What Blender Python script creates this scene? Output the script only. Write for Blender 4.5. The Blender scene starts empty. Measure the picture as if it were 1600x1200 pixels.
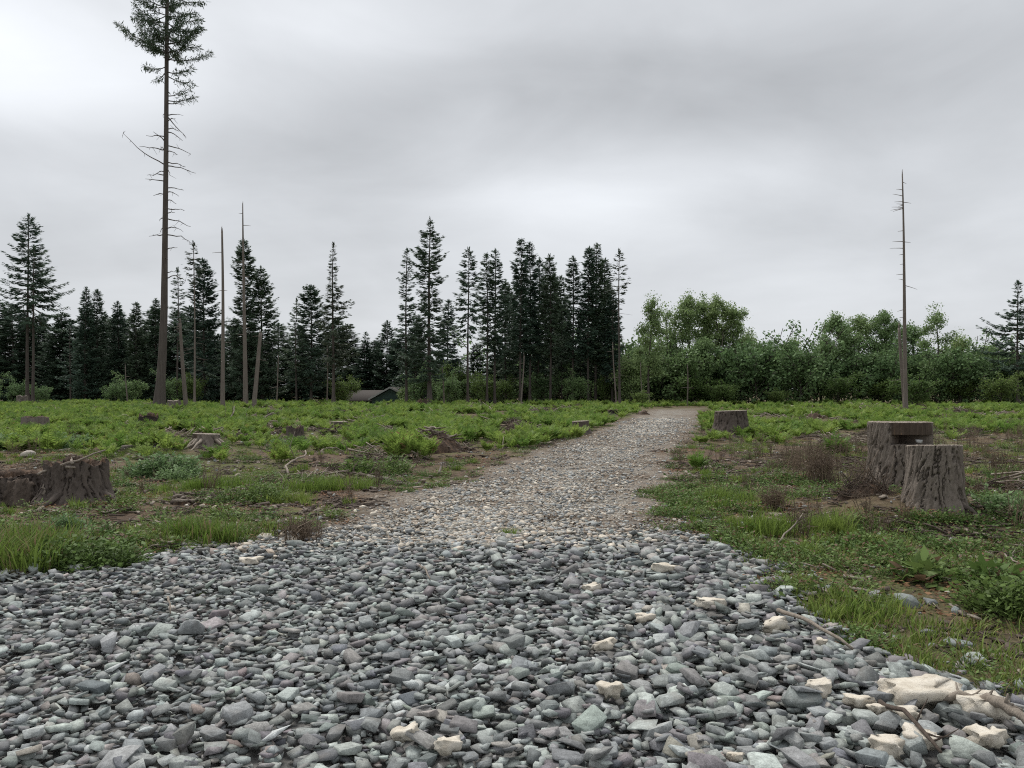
import bpy, bmesh, math
import numpy as np
from math import radians, pi, sin, cos

sc = bpy.context.scene
COL = sc.collection
# ------------------------------------------------------------------ camera
FPX, HY, CZ = 1256.0, 610.0, 1.6          # focal length and horizon row of a 1600 px wide frame, eye height
cam = bpy.data.cameras.new('camera'); camo = bpy.data.objects.new('camera', cam); COL.objects.link(camo)
cam.sensor_width = 36.0; cam.lens = 36.0 * FPX / 1600.0; cam.shift_y = (HY - 600.0) / 1600.0
cam.clip_start = 0.05; cam.clip_end = 12000.0
camo.location = (0, 0, CZ); camo.rotation_euler = (radians(90), 0, 0)
sc.camera = camo
# ------------------------------------------------------------------ sky
SUN_AZ, SUN_EL = radians(-28), radians(60)  # azimuth from +Y towards +X
w = bpy.data.worlds.new('World'); sc.world = w; w.use_nodes = True
wt = w.node_tree; wt.nodes.clear()
def wn(t, **k):
    n = wt.nodes.new(t)
    for a, b in k.items(): setattr(n, a, b)
    return n
def wl(a, b): wt.links.new(a, b)
def wmath(op, a, b=None, c=None):
    n = wn('ShaderNodeMath', operation=op)
    for i, v in enumerate((a, b, c)):
        if v is None: continue
        if isinstance(v, (int, float)): n.inputs[i].default_value = v
        else: wl(v, n.inputs[i])
    return n.outputs[0]
out = wn('ShaderNodeOutputWorld')
sky = wn('ShaderNodeTexSky', sky_type='NISHITA'); sky.sun_disc = False
sky.sun_elevation = SUN_EL; sky.sun_rotation = SUN_AZ; sky.air_density = 1.0; sky.dust_density = 3.0
bgs = wn('ShaderNodeBackground'); wl(sky.outputs[0], bgs.inputs[0]); bgs.inputs[1].default_value = 0.05
tc = wn('ShaderNodeTexCoord'); gen = tc.outputs['Generated']
sep = wn('ShaderNodeSeparateXYZ'); wl(gen, sep.inputs[0])
zz = wmath('ADD', wmath('MAXIMUM', sep.outputs[2], 0.0), 0.16)
cmb = wn('ShaderNodeCombineXYZ'); wl(wmath('DIVIDE', sep.outputs[0], zz), cmb.inputs[0]); wl(wmath('DIVIDE', sep.outputs[1], zz), cmb.inputs[1])
mp = wn('ShaderNodeMapping'); wl(cmb.outputs[0], mp.inputs[0]); mp.inputs['Scale'].default_value = (0.55, 0.8, 1); mp.inputs['Location'].default_value = (3.1, 1.7, 0)
n1 = wn('ShaderNodeTexNoise'); wl(mp.outputs[0], n1.inputs['Vector']); n1.inputs['Scale'].default_value = 0.9; n1.inputs['Detail'].default_value = 6; n1.inputs['Roughness'].default_value = 0.52; n1.inputs['Distortion'].default_value = 0.3
val = wmath('MULTIPLY_ADD', wmath('SUBTRACT', n1.outputs['Fac'], 0.5), 0.28, 0.535)
# soft thinner and thicker parts of the cloud sheet: (px, py, half width, half height, amount)
for px, py, hw, hh, amt in [(30, 100, 330, 120, .30), (480, 30, 260, 70, .12), (870, 300, 260, 80, .16), (60, 330, 420, 90, .06), (150, 225, 320, 60, -.11),
                            (640, 175, 430, 95, -.09), (1150, 150, 420, 110, -.06), (700, 255, 330, 40, -.04), (1420, 330, 260, 100, -.03), (1400, 240, 260, 40, .05), (1500, 60, 300, 60, -.03), (300, 470, 500, 70, .03), (1100, 400, 500, 60, .04)]:
    d = np.array([(px - 800) / FPX, 1.0, (HY - py) / FPX]); L = np.linalg.norm(d); d /= L
    s1 = wn('ShaderNodeVectorMath', operation='SUBTRACT'); wl(gen, s1.inputs[0]); s1.inputs[1].default_value = d
    s2 = wn('ShaderNodeVectorMath', operation='MULTIPLY'); wl(s1.outputs[0], s2.inputs[0]); s2.inputs[1].default_value = (FPX / hw * L, 1.0, FPX / hh * L)
    s3 = wn('ShaderNodeVectorMath', operation='DOT_PRODUCT'); wl(s2.outputs[0], s3.inputs[0]); wl(s2.outputs[0], s3.inputs[1])
    g = wmath('POWER', 2.718, wmath('MULTIPLY', s3.outputs['Value'], -0.9))
    val = wmath('MULTIPLY_ADD', g, amt, val)
m2 = wn('ShaderNodeMapping'); wl(gen, m2.inputs[0]); m2.inputs['Scale'].default_value = (1, 1, 2.2)
n2 = wn('ShaderNodeTexNoise'); wl(m2.outputs[0], n2.inputs['Vector']); n2.inputs['Scale'].default_value = 4.2; n2.inputs['Detail'].default_value = 6; n2.inputs['Roughness'].default_value = 0.5; n2.inputs['Distortion'].default_value = 0.4
val = wmath('MULTIPLY_ADD', wmath('SUBTRACT', n2.outputs['Fac'], 0.5), 0.26, val)
tint = wn('ShaderNodeCombineColor')
wl(wmath('MULTIPLY', val, 0.95), tint.inputs[0]); wl(wmath('MULTIPLY', val, 0.983), tint.inputs[1]); wl(wmath('MULTIPLY', val, 1.025), tint.inputs[2])
bgc = wn('ShaderNodeBackground'); wl(tint.outputs[0], bgc.inputs[0]); bgc.inputs[1].default_value = 0.69
mx = wn('ShaderNodeMixShader'); mx.inputs[0].default_value = 0.94; wl(bgs.outputs[0], mx.inputs[1]); wl(bgc.outputs[0], mx.inputs[2]); wl(mx.outputs[0], out.inputs[0])
# ------------------------------------------------------------------ sun behind the cloud
sl = bpy.data.lights.new('sun', 'SUN'); sl.energy = 1.5; sl.angle = radians(26); sl.color = (1.0, 0.97, 0.92)
so = bpy.data.objects.new('sun', sl); COL.objects.link(so)
so.rotation_euler = (pi / 2 - SUN_EL, 0, pi - SUN_AZ); so.location = (-20, 30, 60)
# ------------------------------------------------------------------ exposure and render
vs = sc.view_settings; vs.view_transform = 'Standard'; vs.look = 'None'; vs.gamma = 1.0; vs.exposure = 0.95; vs.use_curve_mapping = False
cy = sc.cycles; cy.max_bounces = 5; cy.diffuse_bounces = 3; cy.glossy_bounces = 1; cy.transmission_bounces = 2; cy.transparent_max_bounces = 2
cy.use_denoising = False; cy.use_adaptive_sampling = True; cy.adaptive_threshold = 0.01; sc.cycles.filter_width = 1.1
try: cy.denoiser = 'OPENIMAGEDENOISE'; cy.denoising_input_passes = 'RGB_ALBEDO_NORMAL'
except Exception: pass

RNG = np.random.default_rng(11)
def X(px, Y): return (px - 800.0) / FPX * Y
def Zp(py, Y): return CZ + (HY - py) * Y / FPX
def PG(px, py, z=0.0):
    Y = (CZ - z) * FPX / (py - HY); return X(px, Y), Y

# ================================================================== helpers
def mk(name, V, F, mat, parent=None, smooth=False, attrs=None):
    V = np.asarray(V, dtype=np.float32); F = np.asarray(F, dtype=np.int32)
    me = bpy.data.meshes.new(name); k = F.shape[1]
    me.vertices.add(len(V)); me.vertices.foreach_set('co', V.ravel())
    me.loops.add(F.size); me.loops.foreach_set('vertex_index', F.ravel())
    me.polygons.add(len(F)); me.polygons.foreach_set('loop_start', np.arange(0, F.size, k, dtype=np.int32))
    if smooth: me.polygons.foreach_set('use_smooth', np.ones(len(F), dtype=bool))
    for n, (typ, a) in (attrs or {}).items():
        at = me.attributes.new(n, typ, 'POINT')
        a = np.asarray(a, dtype=np.float32)
        at.data.foreach_set({'FLOAT': 'value', 'FLOAT_COLOR': 'color', 'FLOAT_VECTOR': 'vector'}[typ], a.ravel())
    me.update(calc_edges=True); me.validate(verbose=False)
    if mat is not None: me.materials.append(mat)
    o = bpy.data.objects.new(name, me); COL.objects.link(o)
    if parent is not None: o.parent = parent
    return o
def empty(name, loc, rz=0.0):
    o = bpy.data.objects.new(name, None); COL.objects.link(o); o.location = loc; o.rotation_euler = (0, 0, rz); o.empty_display_size = .1
    return o
def tag(o, label=None, cat=None, group=None, kind=None):
    for k, v in (('label', label), ('category', cat), ('group', group), ('kind', kind)):
        if v: o[k] = v
    return o
def copy_tree(o, parent=None):
    c = o.copy(); COL.objects.link(c); c.parent = parent
    for ch in o.children: copy_tree(ch, c)
    return c
class TB:                                   # collects triangles / quads (as triangles)
    def __init__(s): s.V = []; s.F = []; s.n = 0
    def add(s, V, F):
        V = np.asarray(V, float).reshape(-1, 3); F = np.asarray(F, int)
        if F.shape[1] == 4: F = np.vstack([F[:, [0, 1, 2]], F[:, [0, 2, 3]]])
        s.V.append(V); s.F.append(F + s.n); s.n += len(V)
    def build(s, name, mat, parent=None, smooth=False, attrs=None):
        return mk(name, np.vstack(s.V), np.vstack(s.F), mat, parent, smooth, attrs)
def unit(v): return v / (np.linalg.norm(v, axis=-1, keepdims=True) + 1e-9)
def tube(P, R, k=6, cap=True):
    P = np.asarray(P, float); R = np.asarray(R, float); n = len(P)
    T = unit(np.gradient(P, axis=0)); ref = np.where(np.abs(T[:, 2:3]) > .85, [[1., 0, 0]], [[0, 0, 1.]])
    ref = np.tile(ref[n // 2], (n, 1)); A = unit(np.cross(T, ref)); B = np.cross(T, A)
    a = np.arange(k) * 2 * pi / k
    V = P[:, None] + R[:, None, None] * (np.cos(a)[None, :, None] * A[:, None] + np.sin(a)[None, :, None] * B[:, None])
    V = V.reshape(-1, 3); i = np.arange(n - 1)[:, None] * k; j = np.arange(k)[None]; j2 = (j + 1) % k
    Q = np.stack([i + j, i + k + j, i + k + j2, i + j2], -1).reshape(-1, 4)
    F = np.vstack([Q[:, [0, 1, 2]], Q[:, [0, 2, 3]]])
    if cap:
        V = np.vstack([V, P[:1], P[-1:]]); m = n * k; jj = np.arange(k); e = (n - 1) * k
        F = np.vstack([F, np.stack([np.full(k, m), jj, (jj + 1) % k], -1), np.stack([np.full(k, m + 1), e + (jj + 1) % k, e + jj], -1)])
    return V, F
def kites(base, d, nrm, L, W, mid=.45):
    """flat diamond leaves: base (n,3), direction d, approximate normal nrm, length L, width W"""
    d = unit(d); s = unit(np.cross(d, nrm)); L = np.asarray(L)[:, None]; W = np.asarray(W)[:, None]
    up = np.cross(s, d)
    V = np.stack([base, base + d * L * mid + s * W * .5 - up * L * .05, base + d * L, base + d * L * mid - s * W * .5 - up * L * .05], 1).reshape(-1, 3)
    i = np.arange(len(base)) * 4
    return V, np.vstack([np.stack([i, i + 1, i + 2], -1), np.stack([i, i + 2, i + 3], -1)])
# value noise
_perm = np.random.default_rng(5).random((256, 256))
def vn(x, y):
    x = np.asarray(x, float); y = np.asarray(y, float)
    xi = np.floor(x).astype(int); yi = np.floor(y).astype(int); fx = x - xi; fy = y - yi
    fx = fx * fx * (3 - 2 * fx); fy = fy * fy * (3 - 2 * fy)
    a = _perm[xi & 255, yi & 255]; b = _perm[(xi + 1) & 255, yi & 255]; c = _perm[xi & 255, (yi + 1) & 255]; d = _perm[(xi + 1) & 255, (yi + 1) & 255]
    return (a * (1 - fx) + b * fx) * (1 - fy) + (c * (1 - fx) + d * fx) * fy
def fbm(x, y, o=4):
    s = 0; a = .5; t = 0
    for i in range(o): s = s + a * vn(x * 2 ** i + 17.3 * i, y * 2 ** i + 9.1 * i); t += a; a *= .5
    return s / t
def sstep(a, b, x): t = np.clip((x - a) / (b - a), 0, 1); return t * t * (3 - 2 * t)

# ================================================================== materials
def newmat(name):
    m = bpy.data.materials.new(name); m.use_nodes = True; nt = m.node_tree; nt.nodes.clear()
    o = nt.nodes.new('ShaderNodeOutputMaterial'); b = nt.nodes.new('ShaderNodeBsdfPrincipled'); nt.links.new(b.outputs[0], o.inputs[0])
    b.inputs['Roughness'].default_value = .85; b.inputs['Specular IOR Level'].default_value = .25
    return m, nt, b, o
def N(nt, t, **k):
    n = nt.nodes.new(t)
    for a, b in k.items(): setattr(n, a, b)
    return n
def mixc(nt, f, a, b, blend='MIX'):
    n = nt.nodes.new('ShaderNodeMix'); n.data_type = 'RGBA'; n.blend_type = blend
    for i, v in ((0, f), (6, a), (7, b)):
        if isinstance(v, (int, float)): n.inputs[i].default_value = v
        elif isinstance(v, tuple): n.inputs[i].default_value = (*v, 1)
        else: nt.links.new(v, n.inputs[i])
    return n.outputs[2]
def mathn(nt, op, a, b=None, clamp=False):
    n = nt.nodes.new('ShaderNodeMath'); n.operation = op; n.use_clamp = clamp
    for i, v in enumerate((a, b)):
        if v is None: continue
        if isinstance(v, (int, float)): n.inputs[i].default_value = v
        else: nt.links.new(v, n.inputs[i])
    return n.outputs[0]
def noise(nt, scale, detail=4, vec=None, rough=.55, dim='3D'):
    n = N(nt, 'ShaderNodeTexNoise'); n.inputs['Scale'].default_value = scale; n.inputs['Detail'].default_value = detail; n.inputs['Roughness'].default_value = rough
    if vec is not None: nt.links.new(vec, n.inputs['Vector'])
    return n.outputs['Fac']
def ramp(nt, f, *stops):
    r = N(nt, 'ShaderNodeValToRGB'); e = r.color_ramp.elements
    while len(e) < len(stops): e.new(.5)
    for el, (p, c) in zip(e, stops): el.position = p; el.color = (*c, 1) if isinstance(c, tuple) else (c, c, c, 1)
    nt.links.new(f, r.inputs[0]); return r.outputs[0]
def bump(nt, b, h, strength=.5, dist=.02):
    n = N(nt, 'ShaderNodeBump'); n.inputs['Strength'].default_value = strength; n.inputs['Distance'].default_value = dist
    nt.links.new(h, n.inputs['Height']); nt.links.new(n.outputs[0], b.inputs['Normal'])
def objco(nt, scale=None):
    t = N(nt, 'ShaderNodeTexCoord').outputs['Object']
    if scale:
        m = N(nt, 'ShaderNodeMapping'); nt.links.new(t, m.inputs[0]); m.inputs['Scale'].default_value = scale; t = m.outputs[0]
    return t

def leaf_mat(name, a, b, transl=.3, rough=.6, dead=None):
    m, nt, bs, o = newmat(name)
    oi = N(nt, 'ShaderNodeObjectInfo'); ge = N(nt, 'ShaderNodeNewGeometry')
    c = mixc(nt, oi.outputs['Random'], a, b)
    f = mathn(nt, 'MULTIPLY_ADD', ge.outputs['Random Per Island'], .7); nt.nodes[-1].inputs[2].default_value = .65
    c = mixc(nt, 1.0, c, f, 'MULTIPLY')
    if dead:
        d = mathn(nt, 'GREATER_THAN', ge.outputs['Random Per Island'], dead[0]); c = mixc(nt, d, c, dead[1])
    nt.links.new(c, bs.inputs['Base Color']); bs.inputs['Roughness'].default_value = rough; bs.inputs['Specular IOR Level'].default_value = .2
    if transl:
        t = N(nt, 'ShaderNodeBsdfTranslucent'); nt.links.new(c, t.inputs[0]); x = N(nt, 'ShaderNodeMixShader'); x.inputs[0].default_value = transl
        nt.links.new(bs.outputs[0], x.inputs[1]); nt.links.new(t.outputs[0], x.inputs[2]); nt.links.new(x.outputs[0], o.inputs[0])
    return m
M = {}
M['fir'] = leaf_mat('fir needles', (0.063, 0.107, 0.076), (0.095, 0.140, 0.084), .15)
M['fir_pale'] = leaf_mat('thin fir needles', (0.061, 0.084, 0.057), (0.074, 0.097, 0.061), .2)
M['leaf'] = leaf_mat('spring leaves', (0.206, 0.297, 0.130), (0.272, 0.355, 0.147), .42)
M['leaf_dark'] = leaf_mat('deep green leaves', (0.127, 0.209, 0.090), (0.174, 0.261, 0.108), .35)
M['shrub'] = leaf_mat('shrub leaves', (0.098, 0.161, 0.048), (0.144, 0.207, 0.060), .4)
M['fern'] = leaf_mat('bracken', (.140, .245, .050), (.270, .365, .085), .42, dead=(.95, (.24, .16, .085)))
M['grass'] = leaf_mat('grass blades', (0.143, 0.220, 0.044), (0.220, 0.275, 0.072), .35, dead=(.86, (.26, .20, .11)))
M['grass_bright'] = leaf_mat('lush grass', (.140, .215, .042), (.215, .280, .068), .38)
M['weed'] = leaf_mat('low weeds', (0.094, 0.169, 0.043), (0.163, 0.231, 0.069), .3, dead=(.9, (.17, .11, .07)))
M['drystem'] = leaf_mat('dry stems', (.13, .095, .07), (.20, .15, .105), 0.0)
M['redleaf'] = leaf_mat('dry leaves', (.17, .085, .045), (.26, .15, .08), .2)
def bark_mat(name, dark, light, sc_=(6, 6, 1.2), moss=None):
    m, nt, b, o = newmat(name); v = objco(nt, sc_)
    f = noise(nt, 2.6, 8, v, .72); g = noise(nt, .5, 3, objco(nt))
    c = ramp(nt, f, (.28, dark), (.72, light))
    at = N(nt, 'ShaderNodeAttribute', attribute_name='fur').outputs['Fac']
    c = mixc(nt, at, c, tuple(x * .3 for x in dark))
    c = mixc(nt, mathn(nt, 'MULTIPLY', g, .45), c, tuple(x * .6 for x in light))
    if moss: c = mixc(nt, ramp(nt, noise(nt, 2.2, 4, objco(nt)), (.52, 0.0), (.68, .7)), c, moss)
    wd = N(nt, 'ShaderNodeAttribute', attribute_name='wood').outputs['Fac']
    wc = ramp(nt, noise(nt, 2.2, 5, objco(nt, (9, 9, .8))), (.3, (.045, .034, .027)), (.64, (.11, .082, .062)), (.74, (.34, .20, .09)))
    c = mixc(nt, wd, c, wc)
    nt.links.new(c, b.inputs['Base Color']); b.inputs['Roughness'].default_value = .92
    bump(nt, b, f, .8, .02); return m
M['bark'] = bark_mat('grey fissured bark', (.105, .084, .068), (.310, .265, .225))
M['bark_dark'] = bark_mat('dark weathered bark', (.055, .044, .038), (.165, .135, .115))
M['bark_char'] = bark_mat('charred wood', (.012, .010, .010), (.060, .048, .042))
M['trunk'] = bark_mat('conifer trunk bark', (.060, .050, .044), (.150, .130, .115), (3, 3, .5))
M['trunk_far'] = bark_mat('shaded trunk bark', (.055, .046, .040), (.125, .108, .095), (3, 3, .4))
M['snag'] = bark_mat('dead silvery wood', (.105, .086, .074), (.260, .225, .195), (5, 5, .5))
M['stick'] = bark_mat('bleached stick', (.16, .125, .10), (.40, .35, .29), (14, 14, 3))
M['stick_dark'] = bark_mat('damp dead branch', (.045, .035, .030), (.16, .125, .10), (14, 14, 3))
def wood_top():
    m, nt, b, o = newmat('sawn stump top'); v = objco(nt)
    w_ = N(nt, 'ShaderNodeTexWave', wave_type='RINGS', rings_direction='Z'); w_.inputs['Scale'].default_value = 9; w_.inputs['Distortion'].default_value = 2.5; w_.inputs['Detail'].default_value = 3
    nt.links.new(v, w_.inputs['Vector'])
    c = mixc(nt, w_.outputs['Fac'], (.20, .165, .135), (.36, .315, .265))
    c = mixc(nt, ramp(nt, noise(nt, 5, 5, v), (.4, 0.0), (.7, .75)), c, (.13, .105, .085))
    nt.links.new(c, b.inputs['Base Color']); bump(nt, b, noise(nt, 40, 4, v), .5, .01); return m
M['cut'] = wood_top()
def rot_mat():
    m, nt, b, o = newmat('rotten wood'); v = objco(nt)
    f = noise(nt, 9, 6, objco(nt, (1, 1, .35)), .7)
    c = ramp(nt, f, (.3, (.022, .016, .012)), (.52, (.080, .052, .036)), (.72, (.20, .125, .075)))
    nt.links.new(c, b.inputs['Base Color']); bump(nt, b, f, 1, .03); return m
M['rot'] = rot_mat()
def stone_mat():
    m, nt, b, o = newmat('crushed blue grey rock'); oi = N(nt, 'ShaderNodeObjectInfo'); at = N(nt, 'ShaderNodeAttribute', attribute_name='col')
    c = mixc(nt, 1.0, at.outputs['Color'], oi.outputs['Color'], 'MULTIPLY')
    ge = N(nt, 'ShaderNodeNewGeometry'); v = ge.outputs['Position']
    f = noise(nt, 28, 6, v, .65); c = mixc(nt, 1.0, c, ramp(nt, f, (.25, .55), (.75, 1.4)), 'MULTIPLY'); c = mixc(nt, 1.0, c, ramp(nt, noise(nt, 170, 3, v, .6), (.3, .7), (.7, 1.25)), 'MULTIPLY')
    d = noise(nt, 6, 4, v); c = mixc(nt, ramp(nt, d, (.55, 0.0), (.75, .4)), c, (.23, .20, .17))
    nt.links.new(c, b.inputs['Base Color']); b.inputs['Roughness'].default_value = .8; b.inputs['Specular IOR Level'].default_value = .3
    bump(nt, b, noise(nt, 55, 8, v, .75), .6, .006); return m
M['stone'] = stone_mat()
def lime_mat():
    m, nt, b, o = newmat('cream limestone'); ge = N(nt, 'ShaderNodeNewGeometry'); v = ge.outputs['Position']
    c = ramp(nt, noise(nt, 14, 6, v, .65), (.3, (.52, .46, .37)), (.5, (.68, .62, .52)), (.7, (.76, .71, .62)))
    vo = N(nt, 'ShaderNodeTexVoronoi'); vo.inputs['Scale'].default_value = 55; nt.links.new(v, vo.inputs['Vector'])
    pit = ramp(nt, vo.outputs['Distance'], (.08, 0.0), (.25, 1.0))
    c = mixc(nt, mathn(nt, 'MULTIPLY', mathn(nt, 'SUBTRACT', 1.0, pit), .35), c, (.30, .24, .17))
    nt.links.new(c, b.inputs['Base Color']); b.inputs['Roughness'].default_value = .95
    bump(nt, b, noise(nt, 45, 6, v, .75), .9, .012); return m
M['lime'] = lime_mat()
def plain(name, c1, c2, scale=6, rough=.85):
    m, nt, b, o = newmat(name); f = noise(nt, scale, 5, objco(nt))
    nt.links.new(mixc(nt, f, c1, c2), b.inputs['Base Color']); b.inputs['Roughness'].default_value = rough; bump(nt, b, f, .3, .01); return m
def ground_mat():
    m, nt, b, o = newmat('forest clearing soil'); v = N(nt, 'ShaderNodeNewGeometry').outputs['Position']
    A = lambda n: N(nt, 'ShaderNodeAttribute', attribute_name=n).outputs['Fac']
    f1 = noise(nt, 1.3, 6, v, .65); f2 = noise(nt, 14, 6, v, .7); f3 = noise(nt, 4.0, 5, v, .6)
    soil = ramp(nt, f2, (.32, (.038, .027, .021)), (.5, (.095, .068, .050)), (.68, (.175, .130, .096)))
    soil = mixc(nt, ramp(nt, f1, (.42, 0.0), (.66, .6)), soil, (.205, .145, .090))
    soil = mixc(nt, ramp(nt, f3, (.30, .55), (.48, 0.0)), soil, (.050, .036, .030))
    vo = N(nt, 'ShaderNodeTexVoronoi'); vo.inputs['Scale'].default_value = 34; nt.links.new(v, vo.inputs['Vector'])   # wood chips and pebbles
    chip = mathn(nt, 'MULTIPLY', ramp(nt, vo.outputs['Distance'], (.16, 1.0), (.30, 0.0)), ramp(nt, noise(nt, 3, 3, v), (.45, 0.0), (.62, 1.0)))
    cs = N(nt, 'ShaderNodeSeparateColor'); nt.links.new(vo.outputs['Color'], cs.inputs[0])
    chipc = ramp(nt, cs.outputs[0], (.0, (.30, .22, .15)), (.5, (.21, .14, .09)), (1.0, (.46, .42, .36)))
    soil = mixc(nt, chip, soil, chipc)
    gm = mathn(nt, 'MULTIPLY', A('green'), ramp(nt, noise(nt, 5, 6, v, .7), (.36, 0.0), (.56, 1.0)))
    gcol = mixc(nt, f2, (.060, .085, .026), (.130, .155, .050))
    soil = mixc(nt, mathn(nt, 'MULTIPLY', gm, .85), soil, gcol)
    vp = N(nt, 'ShaderNodeTexVoronoi'); vp.inputs['Scale'].default_value = 27; nt.links.new(v, vp.inputs['Vector'])   # pebbles of the track
    cp = N(nt, 'ShaderNodeSeparateColor'); nt.links.new(vp.outputs['Color'], cp.inputs[0])
    pebc = ramp(nt, cp.outputs[0], (.0, (.25, .255, .25)), (.35, (.38, .375, .35)), (.65, (.48, .45, .39)), (.88, (.56, .50, .41)), (1.0, (.40, .32, .24)))
    peb = ramp(nt, vp.outputs['Distance'], (.36, 1.0), (.58, .25))
    pebc = mixc(nt, mathn(nt, 'SUBTRACT', 1.0, peb), pebc, (.10, .080, .062))
    tm = mathn(nt, 'MULTIPLY', A('track'), ramp(nt, noise(nt, 1.7, 7, v, .72), (.34, .12), (.54, 1.0)), True)
    c = mixc(nt, tm, soil, pebc)
    c = mixc(nt, A('pad'), c, mixc(nt, f2, (.09, .088, .085), (.25, .245, .235)))
    nt.links.new(c, b.inputs['Base Color']); b.inputs['Roughness'].default_value = .95; b.inputs['Specular IOR Level'].default_value = .12
    h = mathn(nt, 'ADD', mathn(nt, 'MULTIPLY', f2, .8), mathn(nt, 'MULTIPLY', peb, mathn(nt, 'MULTIPLY', tm, .5)))
    h = mathn(nt, 'ADD', h, mathn(nt, 'MULTIPLY', chip, .3))
    bump(nt, b, h, .9, .035); return m
M['ground'] = ground_mat()

# ================================================================== lie of the land
TRK = np.array([[4.0, -.9], [9.0, -.35], [10.6, -.1], [14.4, .86], [22.3, 2.75], [30, 4.9], [50, 9.7], [67, 13.6], [80, 18.5], [100, 30]])
def trk_x(y): return np.interp(y, TRK[:, 0], TRK[:, 1])
PAD = np.array([(-9.5, .3), (-9.5, 2.6), (-5.9, 5.1), (-4.34, 6.81), (-3.9, 7.35), (-3.23, 8.05), (-2.75, 8.65), (-2.3, 9.15), (-1.8, 9.5), (-1.0, 9.1), (-.2, 8.9), (.7, 9.15), (1.5, 9.6), (2.0, 9.0), (2.2, 8.2),
                (2.15, 6.93), (2.1, 5.9), (2.17, 5.2), (2.39, 4.65), (2.75, 4.3), (4.2, 3.6), (9.5, 2.4), (9.5, .3)])
def poly_sd(x, y, P=PAD):
    """signed distance to the apron's outline, positive inside"""
    x = np.asarray(x, float); y = np.asarray(y, float); d = np.full(x.shape, 1e9); ins = np.zeros(x.shape, bool)
    for (ax, ay), (bx, by) in zip(P, np.roll(P, -1, 0)):
        ex, ey = bx - ax, by - ay; t = np.clip(((x - ax) * ex + (y - ay) * ey) / (ex * ex + ey * ey), 0, 1)
        d = np.minimum(d, np.hypot(x - ax - t * ex, y - ay - t * ey))
        c = ((ay > y) != (by > y)) & (x < (bx - ax) * (y - ay) / (by - ay + 1e-12) + ax); ins ^= c
    return np.where(ins, d, -d)
def trk_mask(x, y):
    d = np.abs(x - trk_x(y)) + (fbm(x * .9, y * .9) - .5) * 1.5
    hw = np.interp(y, [9, 15, 25, 50, 80], [2.15, 2.05, 1.95, 2.3, 2.2])
    return (1 - sstep(hw - .55, hw + .35, d)) * sstep(7.6, 9.0, y) * (1 - sstep(60, 78, y))
MOUNDS = [(5.25, 10.4, .95, .27), (4.4, 10.0, .35, .10), (-6.0, 11.2, 1.0, .10), (-2.3, 22.3, .8, .28), (15.5, 40, 1.2, .25), (9.2, 31.5, .9, .12), (-8.0, 21.8, .9, .12)]
def zg(x, y):
    x = np.asarray(x, float); y = np.asarray(y, float)
    t = trk_mask(x, y); p = sstep(-.5, .25, poly_sd(x, y))
    r = (fbm(x / 5 + 3, y / 5) - .5) * .34 + (fbm(x / 1.1, y / 1.1 + 5, 3) - .5) * .13
    r = r * (1 - .93 * np.maximum(t, p)) * sstep(1, 5, y)
    for mx_, my_, s_, h_ in MOUNDS: r = r + h_ * np.exp(-((x - mx_) ** 2 + (y - my_) ** 2) / (2 * s_ * s_))
    side = sstep(1.8, 3.2, x) * (1 - sstep(8, 11, y)) * .05
    dip = 2.2 * sstep(90, 112, y) * (1 - sstep(25, 60, np.abs(x + 15)))
    return r - side - dip - .03 * p
# ================================================================== ground, track and apron
def graded(lo_step, near, far, grow):
    a = list(np.arange(0, near, lo_step)); s = lo_step
    while a[-1] < far: s *= grow; a.append(a[-1] + s)
    return np.array(a)
gx = graded(.16, 10, 5000, 1.08); gx = np.concatenate([-gx[:0:-1], gx])
gy0 = graded(.16, 20, 5000, 1.035); gyb = -graded(.6, 3, 1500, 1.5)[1:][::-1]; gy = np.concatenate([gyb, gy0])
def green_at(x, y):
    n = fbm(x / 1.7 + 8, y / 1.7, 4); L = fbm(x / 6 + 40, y / 6, 3)
    g = sstep(.48, .62, n * .6 + L * .4 + .0)
    edge = sstep(-1.7, -.2, poly_sd(x, y)) * .55
    far = sstep(18, 28, y) * .22
    right = sstep(1.5, 3, x) * (1 - sstep(11, 15, y)) * .22
    return np.clip(g + edge + far + right, 0, 1) * (1 - np.clip(trk_mask(x, y) * 1.3, 0, 1)) * (1 - sstep(-.15, .1, poly_sd(x, y)))
def rut(x, y):
    u = (x - trk_x(y)) / 2.0; return np.clip(.45 + 1.0 * np.exp(-((u + .05) / .62) ** 2) * sstep(.28, .55, fbm(x / 1.6 + 12, y / 3 + 3, 3)) + .25 * (1 - sstep(10, 16, y)), 0, 1)
def sheet_attrs(x, y):
    p = sstep(-.25, .15, poly_sd(x, y) + (fbm(x * 3, y * 3) - .5) * .5)
    return {'green': ('FLOAT', green_at(x, y)), 'track': ('FLOAT', trk_mask(x, y) * rut(x, y)), 'pad': ('FLOAT', p)}
def grid_faces(nx, ny):
    i = np.arange(ny - 1)[:, None] * nx + np.arange(nx - 1)[None]; i = i.ravel()
    return np.stack([i, i + 1, i + nx + 1, i + nx], -1)
GX, GY = np.meshgrid(gx, gy); xx = GX.ravel(); yy = GY.ravel()
low = np.maximum(sstep(.02, .3, trk_mask(xx, yy)), sstep(-.1, .25, poly_sd(xx, yy))) * np.clip(.02 + .0009 * yy, .02, .09)
gz = np.where(np.hypot(xx, yy) < 400, zg(xx, yy), zg(xx, yy) * 0 - 1.0) - low
tag(mk('ground', np.stack([xx, yy, gz], -1), grid_faces(len(gx), len(gy)), M['ground'], smooth=True, attrs=sheet_attrs(xx, yy)), kind='structure')
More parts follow.
